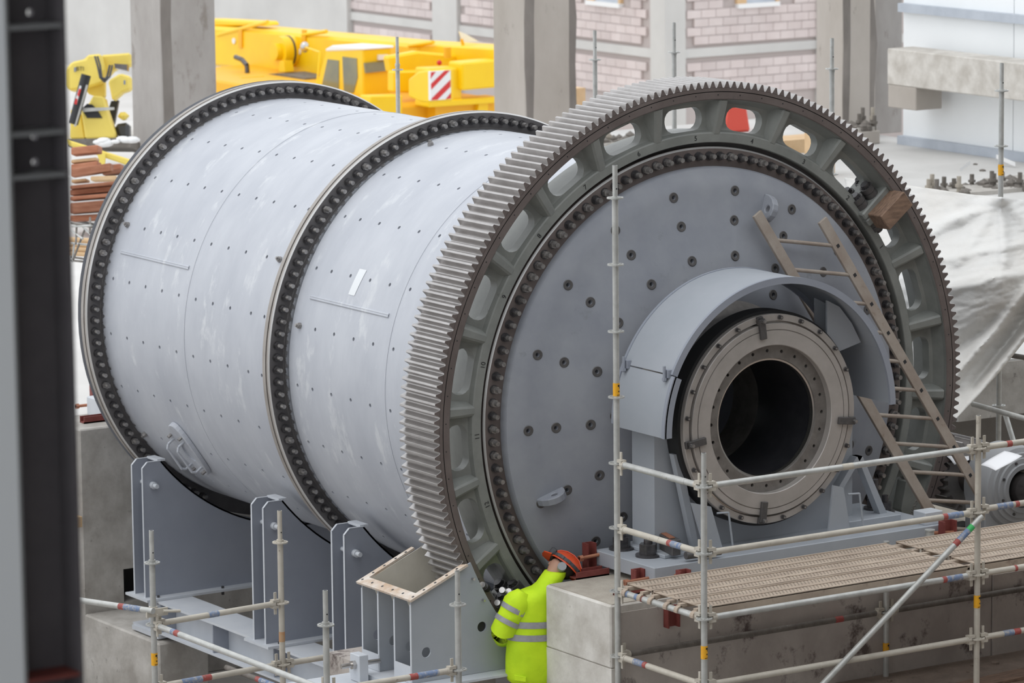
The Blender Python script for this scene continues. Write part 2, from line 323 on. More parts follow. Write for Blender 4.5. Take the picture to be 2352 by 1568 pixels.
# rear head and trunnion (behind the far flange)
MB().lathe([(2.02, 6.9), (1.86, 6.93), (1.2, 7.1), (0.8, 7.2), (0.72, 7.3), (0.72, 8.0), (0.45, 8.0), (0.45, 6.95), (1.8, 6.87)], 96).obj('end_plate', 'head_paint', mill, smooth=30)
# trunnion
tr = MB().lathe([(0.86, -0.17), (0.76, -0.30), (0.73, -0.40), (0.73, -0.74), (0.46, -0.74), (0.46, 0.3), (0.8, 0.3), (0.86, 0.0)], 128).obj('trunnion', 'machined_dark', mill, smooth=30)
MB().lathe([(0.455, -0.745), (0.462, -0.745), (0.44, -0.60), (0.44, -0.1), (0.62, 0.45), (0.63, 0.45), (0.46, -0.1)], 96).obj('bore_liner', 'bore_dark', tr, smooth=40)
MB().lathe([(0.47, -0.765), (0.452, -0.762), (0.445, -0.73), (0.47, -0.73)], 96).obj('bore_lip', 'polished', tr, smooth=50)
# rings: seal ring, retaining ring, bore flange
MB().lathe([(0.84, -0.62), (0.84, -0.77), (0.80, -0.775), (0.73, -0.775), (0.73, -0.62)], 128).obj('seal_ring', 'dark_gap', tr, smooth=30)
rr = MB().lathe([(0.817, -0.74), (0.817, -0.812), (0.812, -0.817), (0.765, -0.817), (0.765, -0.74)], 160).obj('retaining_ring', 'machined', tr, smooth=30)
MB().lathe([(0.767, -0.75), (0.767, -0.79), (0.745, -0.795), (0.745, -0.75)], 160).obj('ring_groove', 'polished', tr, smooth=30)
ir = MB().lathe([(0.748, -0.74), (0.748, -0.83), (0.743, -0.836), (0.701, -0.836), (0.699, -0.826), (0.695, -0.826), (0.693, -0.838), (0.582, -0.838), (0.577, -0.833), (0.577, -0.74)], 160).obj('inner_ring', 'machined', tr, smooth=30)
bf = MB().lathe([(0.58, -0.70), (0.58, -0.775), (0.47, -0.775), (0.465, -0.765), (0.465, -0.70)], 160).obj('bore_flange', 'machined_dark', tr)
c = MB()
for k in range(24): c.cyl(pol(0.528, 89.6 - 15 * k, -0.9), pol(0.528, 89.6 - 15 * k, -0.72), 0.0135, 10)
cut(bf, c); sm(bf.data, 30)
rb = MB().cyl((0, 0.01, 0), (0, -0.006, 0), 0.021, 12).cyl((0, -0.006, 0), (0, -0.03, 0), 0.0165, 6, mi=1).cyl((0, -0.03, 0), (0, -0.034, 0), 0.009, 8).mesh('ring_bolt', ['bolt_steel', 'bolt_black'])
for k in range(24):
    a = 83.6 - 15 * k
    if k in (5,): continue
    ob('bolt', rb, rr, pol(0.791, a, -0.817))
for i, a in enumerate((97.7, -97.0, -171.6, -6.8)):
    t_ = pol(1, a + 90); u = pol(1, a); h = 0.028
    q = [pol(0.64, a, -0.838) + t_ * h, pol(0.64, a, -0.838) - t_ * h, pol(0.80, a, -0.838) - t_ * h, pol(0.80, a, -0.838) + t_ * h]
    k_ = MB().prism(q, (0, -0.026, 0)); k_.cyl(pol(0.785, a, -0.86), pol(0.785, a, -0.895), 0.018, 6, mi=1); k_.prism([pol(0.765, a, -0.81) + t_ * h, pol(0.765, a, -0.81) - t_ * h, pol(0.815, a, -0.81) - t_ * h, pol(0.815, a, -0.81) + t_ * h], (0, -0.03, 0))
    k_.obj('clamp', ['spotface', 'bolt_steel'], rr, bevel=0.003)
# ------------------------------------------------------------------ girth gear
gear = MB().lathe([(2.492, 0.0), (2.463, 0.0), (2.463, 0.012), (2.457, 0.012), (2.457, 0.0), (2.405, 0.0), (2.398, 0.006), (2.398, 0.26), (2.452, 0.30), (2.452, 0.504), (2.492, 0.504)], 232)
gear.m = [1 if q % 11 in (1, 2, 3) else (2 if q % 11 == 10 else (3 if q % 11 in (6, 7, 8) else 0)) for q in range(len(gear.f))]
gear = gear.obj('girth_gear', ['gear_face', 'dark_gap', 'tooth_steel', 'casting'], mill, smooth=30)
NT = 232; tp = [(2.489, 0.0335), (2.496, 0.0265), (2.510, 0.0205), (2.525, 0.0145), (2.5405, 0.0085)]
poly = [(r, h) for r, h in tp] + [(r, -h) for r, h in reversed(tp)]
t = MB().xz(poly, 0.0, 0.504); t.m = [1, 1] + [0] * (len(t.f) - 2)
tm = t.mesh('tooth', ['tooth_steel', 'gear_face']); bev(tm, 0.0012)
for k in range(NT):
    o = ob('tooth', tm, gear); o.rotation_euler = (0, -rad(k * 360 / NT + 0.35), 0)
web = MB().lathe([(2.403, 0.02), (2.385, 0.09), (2.36, 0.135), (2.33, 0.15), (2.175, 0.15), (2.15, 0.14), (2.135, 0.105), (2.125, 0.098), (2.06, 0.098), (2.055, 0.105), (2.055, 0.50), (2.13, 0.50), (2.15, 0.235), (2.34, 0.235), (2.40, 0.25)], 240).obj('gear_web', 'casting', gear)
c = MB()
for k in range(24):
    ac = 3.2 + 15 * k
    if k in ((40 - 3) // 15 + 0, ): pass
    o_ = []
    r0, r1, hw = 2.152, 2.335, 4.55
    for (rc, s, ang0) in ((r1 - 0.085, -1, 0),):
        pass
    rcn = 0.082; da = math.degrees(rcn / 2.24)
    for (R_, A_, q0) in ((r1 - rcn, ac + hw - da, 0), (r0 + rcn, ac + hw - da, 90), (r0 + rcn, ac - hw + da, 180), (r1 - rcn, ac - hw + da, 270)):
        cpt = pol(R_, A_); e_r = pol(1, A_); e_t = pol(1, A_ + 90)
        for j in range(5):
            b_ = rad(q0 + 22.5 * j); o_.append(cpt + e_r * (rcn * math.cos(b_)) + e_t * (rcn * math.sin(b_)))
    c.prism([p + Vector((0, -0.2, 0)) for p in o_], (0, 1.0, 0))
cut(web, c); bev_es = None; sm(web.data, 28)
MB().lathe([(2.0, 0.20), (2.0, 0.24), (2.07, 0.24), (2.07, 0.20)], 120).obj('gap_filler_ring', 'flange_steel', gear, smooth=35)  # filler ring added to block sky light so the bore gap stays dark
# ribs between the rim and the bore ring
for k in range(24):
    a = 10.8 + 15 * k
    if abs((a - 40 + 180) % 180) < 8 or abs((a - 40) % 180 - 180) < 8: continue
    u = pol(1, a); t_ = pol(1, a + 90); P_ = lambda r, h, y: u * r + t_ * h + Vector((0, y, 0))
    r = MB(); f0, b0 = 0.032, 0.07
    vs = [P_(2.11, -f0, 0.098), P_(2.11, f0, 0.098), P_(2.40, f0 * 1.2, 0.012), P_(2.40, -f0 * 1.2, 0.012), P_(2.11, -b0, 0.17), P_(2.11, b0, 0.17), P_(2.40, b0 * 1.25, 0.17), P_(2.40, -b0 * 1.25, 0.17)]
    r.add(vs, [(0, 1, 2, 3), (4, 7, 6, 5), (0, 4, 5, 1), (1, 5, 6, 2), (2, 6, 7, 3), (3, 7, 4, 0)])
    r.obj('rib', 'casting', gear, bevel=0.012)
# small dowel holes round the rim face
m = MB()
for k in range(72): m.cyl(pol(2.435, 2.6 + 5 * k, 0.001), pol(2.435, 2.6 + 5 * k, -0.0015), 0.0055, 8)
tag(m.obj('dowel_hole', 'black', gear), kind='stuff')
# split joint of the gear at 39.6 and 219.6 degrees with its big joint bolts
jn = MB().cyl((0, 0, -0.02), (0, 0, 0.035), 0.056, 20).cyl((0, 0, 0.04), (0, 0, 0.085), 0.056, 20).cyl((0, 0, 0.034), (0, 0, 0.042), 0.050, 20).cyl((0, 0, 0.085), (0, 0, 0.115), 0.036, 12, mi=1)
for k in range(10): jn.cyl((0.036 * math.cos(k * 0.628), 0.036 * math.sin(k * 0.628), 0.085), (0.036 * math.cos(k * 0.628), 0.036 * math.sin(k * 0.628), 0.098), 0.008, 6, mi=1)
jnm = jn.mesh('joint_nut', ['spotface', 'bolt_black']); sm(jnm, 40)
for a in (39.6, 219.6):
    for da in (1.75, -1.75):
        u = pol(1, a + da * 0.55); t_ = pol(1, a + 90); lo = 0.035
        r = MB(); q = [u * 2.07 + t_ * -lo, u * 2.07 + t_ * lo, u * 2.40 + t_ * lo, u * 2.40 + t_ * -lo]
        r.prism([p + Vector((0, 0.04, 0)) for p in q], (0, 0.42, 0)); r.obj('joint_flange', 'casting', gear, bevel=0.012)
    for sgn in (1, -1):
        for R_, y in ((2.15, 0.12), (2.28, 0.12), (2.19, 0.27), (2.33, 0.24)):
            t_ = pol(1, a + 90) * sgn; o = ob('joint_nut', jnm, gear, pol(R_, a, y) + t_ * 0.085); o.rotation_euler = t_.to_track_quat('Z', 'Y').to_euler()
# manhole cover with two bow handles
ac, yc = 214.8, 5.74
u = pol(1, ac); t_ = pol(1, ac - 90); base = pol(RS, ac, yc)
def HP(s, y, h): return base + t_ * s + Vector((0, y, 0)) + u * h
ov = []
for k in range(32):
    th = 2 * PI * k / 32; ov.append((0.30 * math.cos(th), 0.17 * math.sin(th)))
hatch = MB().prism([HP(a_, b_, 0.0 - a_ * a_ * 0.27) for a_, b_ in ov], u * 0.05)
hatch = hatch.obj('manhole_cover', 'shell_paint', mill, bevel=0.008)
cut(hatch, MB().prism([HP(0.10 * math.cos(2 * PI * k / 20) - 0.02, 0.075 * math.sin(2 * PI * k / 20), 0.02) for k in range(20)], u * 0.2))
for yo in (0.10, -0.09):
    MB().tube([HP(-0.17, yo, 0.03), HP(-0.17, yo, 0.11), HP(-0.14, yo, 0.14), HP(0.10, yo, 0.14), HP(0.13, yo, 0.11), HP(0.13, yo, 0.03)], 0.011, 8).obj('handle', 'shell_paint', hatch, smooth=50)
    for s in (-0.22, 0.18): MB().cyl(HP(s, yo, 0.03), HP(s, yo, 0.075), 0.016, 6).obj('bolt', 'bolt_steel', hatch)
# wooden packing block wedged on the gear joint
wb = MB(); u = pol(1, 38.0); t_ = pol(1, 128); ctr = pol(2.26, 38.4, -0.02)
q = [ctr - u * 0.15 - t_ * 0.075, ctr + u * 0.15 - t_ * 0.075, ctr + u * 0.15 + t_ * 0.075, ctr - u * 0.15 + t_ * 0.075]
wb.prism([p + Vector((0, -0.11, 0)) for p in q], (0, 0.18, 0))
tag(wb.obj('timber_block', 'wood', bevel=0.006), 'brown timber block wedged against the split joint of the big gear', 'timber block')
# shiny loose joint nuts near the worker
for i, (px, py) in enumerate(((1118, 1351), (1163, 1363), (1178, 1366), (1152, 1392))):
    p = at(px, py, Y=0.02); d = Vector((-0.55, -0.45, 0.35)).normalized()
    o = MB().cyl(p, p + d * 0.07, 0.032, 14).cyl(p + d * 0.07, p + d * 0.12, 0.024, 12, mi=1).obj('tensioner', ['bolt_black', 'polished'], gear, smooth=40)
# ================================================================== trunnion guard (half hood) and bearing housing
gd = thing('trunnion_hood', 'curved grey sheet metal hood arching over the round trunnion', 'hood', (0, -0.6, 0.9))
MB().lathe([(1.112, -0.30), (1.112, -0.94), (1.102, -0.94), (1.102, -0.30)], 96, a0=rad(25), a1=rad(155.3), cap=True).obj('hood_sheet', 'guard_paint', gd, smooth=30)
MB().lathe([(1.118, -0.93), (1.118, -0.955), (1.066, -0.955), (1.066, -0.93)], 96, a0=rad(1), a1=rad(155.3), cap=True).obj('front_rim', 'support_paint', gd, smooth=30)
MB().lathe([(1.118, -0.285), (1.118, -0.31), (1.066, -0.31), (1.066, -0.285)], 96, a0=rad(1), a1=rad(179.5), cap=True).obj('rear_rim', 'support_paint', gd, smooth=30)
MB().lathe([(1.112, -0.30), (1.112, -0.94), (1.102, -0.94), (1.102, -0.30)], 24, a0=rad(1), a1=rad(24.8), cap=True).obj('hood_sheet', 'guard_paint', gd, smooth=30)
MB().lathe([(1.108, -0.30), (1.108, -0.99), (1.096, -0.99), (1.096, -0.30)], 24, a0=rad(155.8), a1=rad(180.5), cap=True).obj('hood_sheet', 'guard_paint', gd, smooth=30)
MB().lathe([(1.118, -0.955), (1.118, -0.99), (1.045, -0.99), (1.045, -0.955)], 24, a0=rad(155.8), a1=rad(180.5), cap=True).obj('front_rim', 'support_paint', gd, smooth=30)
for y in (-0.36, -0.90): MB().box(-1.035, -1.0, y - 0.03, y + 0.03, 0.44, 0.50).cyl((-1.05, y, 0.41), (-1.05, y, 0.53), 0.012, 8).cyl((-1.05, y, 0.42), (-1.05, y, 0.44), 0.02, 6).obj('hinge_bolt', ['support_paint'], gd)
for y in (-0.75, -0.6):
    MB().xz([(0.60, 0.42), (0.60, 0.86), (0.72, 0.80), (0.84, 0.66), (0.93, 0.50)], y, y + 0.02).obj('gusset', 'guard_paint', gd)
# bearing housing on its sole plate
bh = thing('bearing_housing', 'grey trunnion bearing housing bolted on a thick sole plate', 'bearing', (0, -0.6, -1.0))
zS = -0.975
MB().box(-1.24, 1.56, -1.03, -0.22, zS - 0.115, zS).obj('sole_plate', 'guard_paint', bh, bevel=0.006)
cr = [(-0.95, zS), (-0.95, 0.10), (-0.80, 0.30)] + [(0.835 * math.cos(rad(a)), 0.835 * math.sin(rad(a))) for a in range(160, 381, 10)] + [(0.80, 0.30), (0.95, 0.10), (0.95, zS)]
MB().xz(cr, -0.62, -0.32).obj('housing', 'guard_paint', bh)
for s in (-1, 1):
    # inclined gusset strips
    MB().prism([(s * 0.84, -0.66, -0.20), (s * 0.775, -0.66, -0.20), (s * 0.60, -0.66, zS), (s * 0.65, -0.66, zS)], (0, -0.06, 0)).obj('brace', 'guard_paint', bh) if s < 0 else MB().prism([(0.99, -0.62, -0.42), (0.94, -0.62, -0.42), (1.20, -0.62, zS), (1.27, -0.62, zS)], (0, -0.08, 0)).obj('brace', 'guard_paint', bh)
MB().prism([(0.99, -0.62, -0.42), (0.93, -0.62, -0.42), (0.74, -0.62, -0.66), (0.80, -0.62, -0.66)], (0, -0.08, 0)).obj('brace', 'guard_paint', bh)
for P_ in (((-0.80, -0.55), (-0.62, -0.60), (-0.50, zS), (-0.66, zS)), ((0.55, -0.57), (0.65, -0.60), (0.72, zS), (0.50, zS))):
    MB().xz(P_, -0.90, -0.88).obj('cover_plate', 'guard_paint', bh)
for px, py in (((1652, 1178), (1672, 1225)), ((1962, 1137), (1960, 1185)))[:0]: pass
for x0, z0 in ((-0.56, -0.66), (0.70, -0.66)):
    MB().tube([(x0, -0.89, z0), (x0 + 0.09, -0.92, z0), (x0 + 0.13, -0.92, z0 - 0.28), (x0 + 0.04, -0.89, z0 - 0.28)], 0.008, 8).obj('handle', 'guard_paint', bh, smooth=50)
MB().box(0.75, 1.30, -0.80, -0.25, zS, zS + 0.07).obj('foot_plate', 'guard_paint', bh, bevel=0.005)
MB().box(-1.0, -0.55, -0.82, -0.24, zS, zS + 0.03).obj('foot_plate', 'guard_paint', bh, bevel=0.005)
MB().prism([(-0.82, -0.26, zS + 0.03), (-0.74, -0.26, zS + 0.03), (-0.89, -0.88, zS + 0.03), (-0.97, -0.88, zS + 0.03)], (0, 0, 0.12)).obj('wedge_bar', 'spotface', bh, bevel=0.004)
MB().prism([(-0.80, -0.30, zS + 0.152), (-0.75, -0.30, zS + 0.152), (-0.90, -0.82, zS + 0.152), (-0.95, -0.82, zS + 0.152)], (0, 0, 0.004)).obj('rust_film', 'timber_red', bh)
MB().cyl((-0.93, -1.0, zS + 0.05), (-0.62, -1.02, zS + 0.05), 0.03, 12).obj('jack_rod', 'spotface', bh, smooth=40)
def anchor(x, y, z, h, r=0.05, name='anchor_nut'):
    MB().cyl((x, y, z), (x, y, z + 0.018), r * 1.6, 20).cyl((x, y, z + 0.018), (x, y, z + 0.018 + r * 1.3), r * 1.15, 6).cyl((x, y, z + 0.02), (x, y, z + h), r * 0.55, 12).obj(name, 'bolt_black', bh, smooth=35)
anchor(-1.04, -0.66, zS, 0.13, 0.062); anchor(-1.06, -0.33, zS, 0.13, 0.062); anchor(-0.64, -0.30, zS + 0.03, 0.24, 0.05); anchor(-0.52, -0.50, zS + 0.03, 0.24, 0.05)
anchor(1.25, -0.52, zS + 0.07, 0.24, 0.055); anchor(1.45, -0.40, zS, 0.14, 0.05)
MB().box(1.38, 1.56, -1.0, -0.85, zS, zS + 0.10).obj('stop_block', 'beam_paint', bh, bevel=0.004)
for x in (-0.9, -0.45, 0.0, 0.45, 0.9): MB().box(x, x + 0.07, -1.02, -0.9, zS - 0.165, zS - 0.115).obj('shim', 'beam_paint', bh)
MB().box(-1.1, 1.45, -0.92, -0.25, zS - 0.165, zS - 0.112).obj('grout_gap', 'dark_gap', bh)
# ================================================================== concrete plinths and pit
pf = thing('concrete_plinth', 'pale concrete plinth carrying the trunnion bearing beside the worker', 'plinth', (0.5, -0.9, -3.6))
MB().box(-1.827, 1.80, -1.30, -0.425, -1.62, -1.14).obj('upper_lift', 'concrete_pale', pf, bevel=0.012)
MB().box(-1.822, 1.80, -1.30, -0.42, -3.6, -1.622).obj('lower_lift', 'concrete_pale', pf, bevel=0.004)
MB().box(-1.79, 1.80, -1.315, -1.29, -3.6, -1.20).obj('front_face', 'concrete_dirty', pf)
MB().box(-1.80, 1.80, -1.28, -0.44, -1.145, -1.134).obj('top_screed', 'concrete_top', pf)
MB().box(-1.2, 1.8, -0.45, -0.22, -3.6, -1.14).obj('rear_lift', 'concrete_pale', pf)
pb = thing('pinion_plinth', 'low stained concrete plinth under the pinion bearing at right', 'plinth', (3.4, -0.7, -3.6))
MB().box(1.81, 6, -1.30, -0.05, -3.6, -1.36).box(2.32, 6, -0.049, 1.4, -3.6, -1.361).obj('plinth_body', 'concrete_top', pb, bevel=0.01)
MB().box(1.81, 6, -1.325, -1.29, -3.6, -1.37).obj('front_face', 'concrete_dirty', pb)
tag(MB().box(-2.6, -1.84, -0.85, 0.05, -3.6, -2.72).obj('concrete_step', 'concrete', bevel=0.02), 'concrete step at the foot of the pale plinth that the worker stands on', 'step')
pr_ = thing('concrete_plinth', 'tall stained concrete pier at left behind the far end of the drum', 'plinth', (0, 8, -3.6))
rp = MB().box(-1.76, 1.76, 7.45, 8.16, -3.6, -1.13).obj('pier_body', 'concrete', pr_, bevel=0.012)
cut(rp, MB().box(-1.345, -0.9, 7.0, 7.9, -2.80, -2.49)); MB().box(-1.34, -0.91, 7.8, 7.82, -2.79, -2.5).obj('pocket_back', 'black', pr_)
tag(MB().box(-1.93, -1.80, 7.36, 7.46, -2.02, -1.92).obj('wood_chock', 'wood_pale', bevel=0.004), 'small pale wood offcut fixed to the edge of the tall pier', 'wood block')
tag(MB().box(-1.76, -1.25, 6.0, 7.45, -3.6, -2.86).obj('concrete_block', 'concrete', bevel=0.015), 'low stained concrete block at bottom left under the end of the long steel beam', 'concrete block')
tag(MB().box(-2.75, -1.95, 0.1, 1.3, -3.6, -1.872).obj('concrete_footing', 'concrete_dirty'), 'rough concrete footing beneath the gear guard box', 'footing')
# ================================================================== saddle supports on long beams
def arc(R, a0, a1, n): return [(R * math.cos(rad(a0 + (a1 - a0) * i / n)), R * math.sin(rad(a0 + (a1 - a0) * i / n))) for i in range(n + 1)]
zb = -2.48
aS = math.degrees(math.atan2(-1.25, -1.565)) + 360
sad_poly = [(-1.755, zb), (-1.755, -1.30), (-1.705, -1.25)] + arc(2.003, aS, 540 - aS, 40) + [(1.705, -1.25), (1.755, -1.30), (1.755, zb)]
SL = ['blue grey saddle cradle of two curved plates nearest the big gear', 'blue grey saddle cradle of two curved plates in the middle, beyond the middle flange', 'blue grey saddle cradle of two curved plates farthest from the gear, below the far flange']
for (yf_, lab) in zip((2.70, 4.05, 6.24), SL):
    s = thing('saddle_cradle', lab, 'cradle', (0, yf_ + 0.1, zb))
    for y in (yf_, yf_ + 0.2): MB().xz(sad_poly, y - 0.008, y + 0.008).obj('saddle_plate', 'support_paint', s)
    # lighter strips along the outer plate edges
    for y in (yf_, yf_ + 0.2):
        for q in ((-1.755, zb, -1.755, -1.30), (-1.755, -1.30, -1.705, -1.25), (-1.705, -1.25, -1.565, -1.25)):
            d = Vector((q[2] - q[0], 0, q[3] - q[1])); nrm = Vector((-d.z, 0, d.x)).normalized()
            MB().prism([(q[0], y - 0.011, q[1]), (q[2], y - 0.011, q[3]), (q[2], y + 0.011, q[3]), (q[0], y + 0.011, q[1])], nrm * 0.004).obj('plate_edge', 'beam_paint', s)
    st = MB().lathe([(2.003, yf_ - 0.008), (2.003, yf_ + 0.208), (2.018, yf_ + 0.208), (2.018, yf_ - 0.008)], 40, a0=rad(aS), a1=rad(540 - aS), cap=True).obj('saddle_strip', 'support_paint', s, smooth=30)
    MB().prism([(-1.60, yf_, -1.235), (-1.52, yf_, -1.235), (-1.52, yf_ + 0.2, -1.235), (-1.60, yf_ + 0.2, -1.235)], (0, 0, -0.02)).obj('cap_plate', 'beam_paint', s)
    MB().cyl((-1.66, yf_ - 0.10, -1.46), (-1.66, yf_ + 0.26, -1.46), 0.020, 12).cyl((-1.66, yf_ - 0.05, -1.46), (-1.66, yf_ - 0.008, -1.46), 0.032, 12).obj('tie_rod', 'beam_paint', s, smooth=40)
    MB().box(-1.80, 1.80, yf_ - 0.12, yf_ + 0.30, zb - 0.022, zb).obj('base_plate', 'beam_paint', s)
    for x in (-1.66, -1.0): MB().cyl((x, yf_ - 0.07, zb - 0.06), (x, yf_ - 0.07, zb + 0.02), 0.014, 6).obj('bolt', 'bolt_black', s)
for sx, lab in ((-1, 'long grey I beam under the left ends of the three saddle cradles'), (1, 'long grey I beam on the far side under the right ends of the saddle cradles')):
    b = thing('steel_beam', lab, 'beam', (sx * 1.515, 4, -2.8)); x0, x1 = sorted((sx * 1.69, sx * 1.34)); xc = (x0 + x1) / 2; z1 = zb - 0.024
    MB().box(x0, x1, 1.2, 6.62, z1 - 0.02, z1).obj('top_flange', 'beam_paint', b)
    MB().box(xc - 0.01, xc + 0.01, 1.2, 6.62, z1 - 0.28, z1 - 0.02).obj('web', 'beam_paint', b)
    MB().box(x0, x1, 1.2, 6.62, z1 - 0.30, z1 - 0.28).obj('bottom_flange', 'beam_paint', b)
    for y in (6.1, 5.13, 4.05, 2.7, 1.4): MB().box(x0 + 0.01, x1 - 0.01, y - 0.008, y + 0.008, z1 - 0.28, z1 - 0.02).obj('stiffener', 'support_paint', b)
    MB().box(x0 - 0.02, x1 + 0.02, 6.1, 6.6, z1 - 0.34, z1 - 0.30).obj('bearing_pad', 'beam_paint', b)
tag(MB().box(-1.2, 1.8, 3.2, 3.6, -3.6, -2.95).obj('concrete_block', 'concrete_dirty'), 'dark stained concrete block in the pit under the middle of the drum', 'concrete block')
# ================================================================== lower gear guard box with open flanged mouth
gg = thing('gear_guard', 'grey ribbed guard box around the bottom of the big gear with a rusty flanged mouth', 'guard', (-2.3, 0.25, -1.83))
fa = 202.7
def fpt(R, a=fa): return (R * math.cos(rad(a)), R * math.sin(rad(a)))
def gpoly(Ri, xe=-1.69):
    e0 = fpt(3.04); e1 = fpt(Ri); out = [(-2.83, -1.83), (-2.83, e0[1] - 0.012), (e0[0], e0[1] - 0.004), (e1[0], e1[1] - 0.004)]
    a1 = 360 - math.degrees(math.acos(max(-1, xe / Ri))); 
    for i in range(1, 25):
        a = fa + (a1 - fa) * i / 24; p = fpt(Ri, a)
        if p[1] < -1.83: break
        out.append(p)
    out.append((math.copysign(math.sqrt(max(0.01, Ri * Ri - 1.83 ** 2)), -1), -1.83)); return out
for y, Ri in ((-0.10, 2.487), (0.137, 2.995), (0.373, 2.995), (0.61, 2.60)):
    g = MB().xz(gpoly(Ri), y - 0.007, y + 0.007).obj('guard_plate', 'guard_paint', gg)
    c = MB()
    for x, z in ((-2.70, -1.605), (-2.20, -1.475)): c.cyl((x, y - 0.1, z), (x, y + 0.1, z), 0.040, 20)
    cut(g, c)
    if y < 0: MB().cyl((-2.20, -0.0945, -1.475), (-2.20, -0.0935, -1.475), 0.06, 20).obj('hole_shade_disc', 'black', gg)  # black disc behind the hole, its shade put in as colour
    MB().box(-2.834, -2.828, y - 0.009, y + 0.009, -1.83, -1.22).obj('plate_edge', 'beam_paint', gg)
MB().lathe([(2.985, -0.10), (2.985, 0.61), (2.996, 0.61), (2.996, -0.10)], 24, a0=rad(fa), a1=rad(217), cap=True).obj('trough_wall', 'cream_paint', gg, smooth=30)
for y in (-0.09, 0.598):
    da_ = 14
    q = [fpt(2.2 if y > 0.3 else 2.52, fa + da_ * i / 12) for i in range(13)] + [fpt(2.99, fa + da_ * i / 12) for i in range(12, -1, -1)]
    MB().xz(q, y - 0.002, y + 0.002).obj('trough_lining', 'cream_paint', gg)
ur = Vector((math.cos(rad(fa)), 0, math.sin(rad(fa)))); un = Vector((math.sin(rad(fa)), 0, -math.cos(rad(fa))))
if un.z < 0: un = -un
def FP(R, y, h=0): return ur * R + un * h + Vector((0, y, 0))
fr = MB(); Ro, Rn, Rm, ya, yb2, yc2, yd = 3.09, 3.0, 2.565, -0.145, -0.085, 0.595, 0.655
for q in (((Ro, ya), (Ro, yd), (Rn, yd), (Rn, ya)), ((Rn, ya), (Rn, yb2), (Rm, yb2), (2.535, ya)), ((Rn, yc2), (Rn, yd), (Rm - 0.02, yd), (Rm - 0.02, yc2 + 0.02))):
    fr.prism([FP(*p) for p in q], un * 0.018)
fr = fr.obj('mouth_flange', 'rusty_flange', gg)
hl = MB()
for R in (3.045, 2.94, 2.83, 2.72, 2.62):
    for y in (-0.115, 0.625): hl.cyl(FP(R, y, 0.017), FP(R, y, 0.0195), 0.011, 8)
for y in (0.03, 0.18, 0.33, 0.48): hl.cyl(FP(3.045, y, 0.017), FP(3.045, y, 0.0195), 0.011, 8)
tag(hl.obj('bolt_hole', 'black', gg), kind='stuff')
for y in (-0.10, 0.373): MB().box(-2.836, -2.826, y, y + 0.237, -1.83, -1.70).obj('toe_plate', 'beam_paint', gg)
MB().box(-2.90, -1.70, -0.26, -0.10, -1.85, -1.832).obj('base_flange', 'beam_paint', gg)
MB().box(-2.95, -1.70, -0.10, 0.62, -1.87, -1.832).obj('base_plate', 'beam_paint', gg)
for R, a in ((2.53, 205.5), (2.53, 210), (2.53, 215), (2.53, 220)):
    p = pol(R, a, -0.108); MB().cyl(p, p + Vector((0, -0.03, 0)), 0.010, 8).obj('stud', 'polished', gg)
jb = thing('jacking_bracket', 'small grey jacking bracket with a threaded bolt beside the guard box', 'bracket', (-3.02, 0.35, -1.87))
MB().box(-3.06, -2.98, 0.28, 0.42, -1.87, -1.66).obj('block', 'beam_paint', jb, bevel=0.004)
MB().cyl((-3.18, 0.35, -1.74), (-2.84, 0.35, -1.74), 0.018, 10).obj('jack_bolt', 'polished', jb, smooth=40)
MB().cyl((-3.09, 0.35, -1.74), (-3.06, 0.35, -1.74), 0.036, 6).obj('nut', 'polished', jb)
tag(MB().box(-3.5, -2.78, 0.12, 0.62, -1.90, -1.872).box(-3.5, -2.78, 0.36, 0.38, -2.25, -1.90).box(-3.5, -2.78, 0.12, 0.62, -2.30, -2.25).obj('support_beam', 'beam_paint'), 'short grey steel beam under the gear guard box and jacking bracket', 'beam')
# ================================================================== scaffolding
TR = 0.0232
ros = MB()
def ring_flat(m, r0, r1, h, n=24):
    m.lathe([(r0, -h), (r1, -h), (r1, h), (r0, h)], n)
ring_flat(ros, 0.022, 0.034, 0.005); ring_flat(ros, 0.049, 0.061, 0.005)
for k in range(8): ros.prism([pol(0.032, 45 * k - 9, -0.005), pol(0.032, 45 * k + 9, -0.005), pol(0.051, 45 * k + 7, -0.005), pol(0.051, 45 * k - 7, -0.005)], (0, 0.01, 0))
ros_m = ros.mesh('rosette', 'galv_dirty'); ros_g = ros.mesh('rosette', 'galv')
tagm = MB().lathe([(TR + 0.001, -0.048), (TR + 0.002, -0.048), (TR + 0.002, 0.048), (TR + 0.001, 0.048)], 16)
for a0_ in (0.2, 1.9, 3.6):
    tagm.lathe([(TR + 0.0022, 0.022), (TR + 0.003, 0.022), (TR + 0.003, 0.036), (TR + 0.0022, 0.036)], 6, mi=1, a0=a0_, a1=a0_ + 0.7)
    tagm.lathe([(TR + 0.0022, 0.008), (TR + 0.003, 0.008), (TR + 0.003, 0.022), (TR + 0.0022, 0.022)], 3, mi=1, a0=a0_, a1=a0_ + 0.2)
    tagm.lathe([(TR + 0.0022, -0.018), (TR + 0.003, -0.018), (TR + 0.003, -0.008), (TR + 0.0022, -0.008)], 6, mi=1, a0=a0_ + 0.1, a1=a0_ + 0.5)
    tagm.lathe([(TR + 0.0022, -0.042), (TR + 0.003, -0.042), (TR + 0.003, -0.038), (TR + 0.0022, -0.038)], 6, mi=1, a0=a0_, a1=a0_ + 1.0)
tag_mesh = tagm.mesh('tag', ['tag_yellow', 'print_black'])
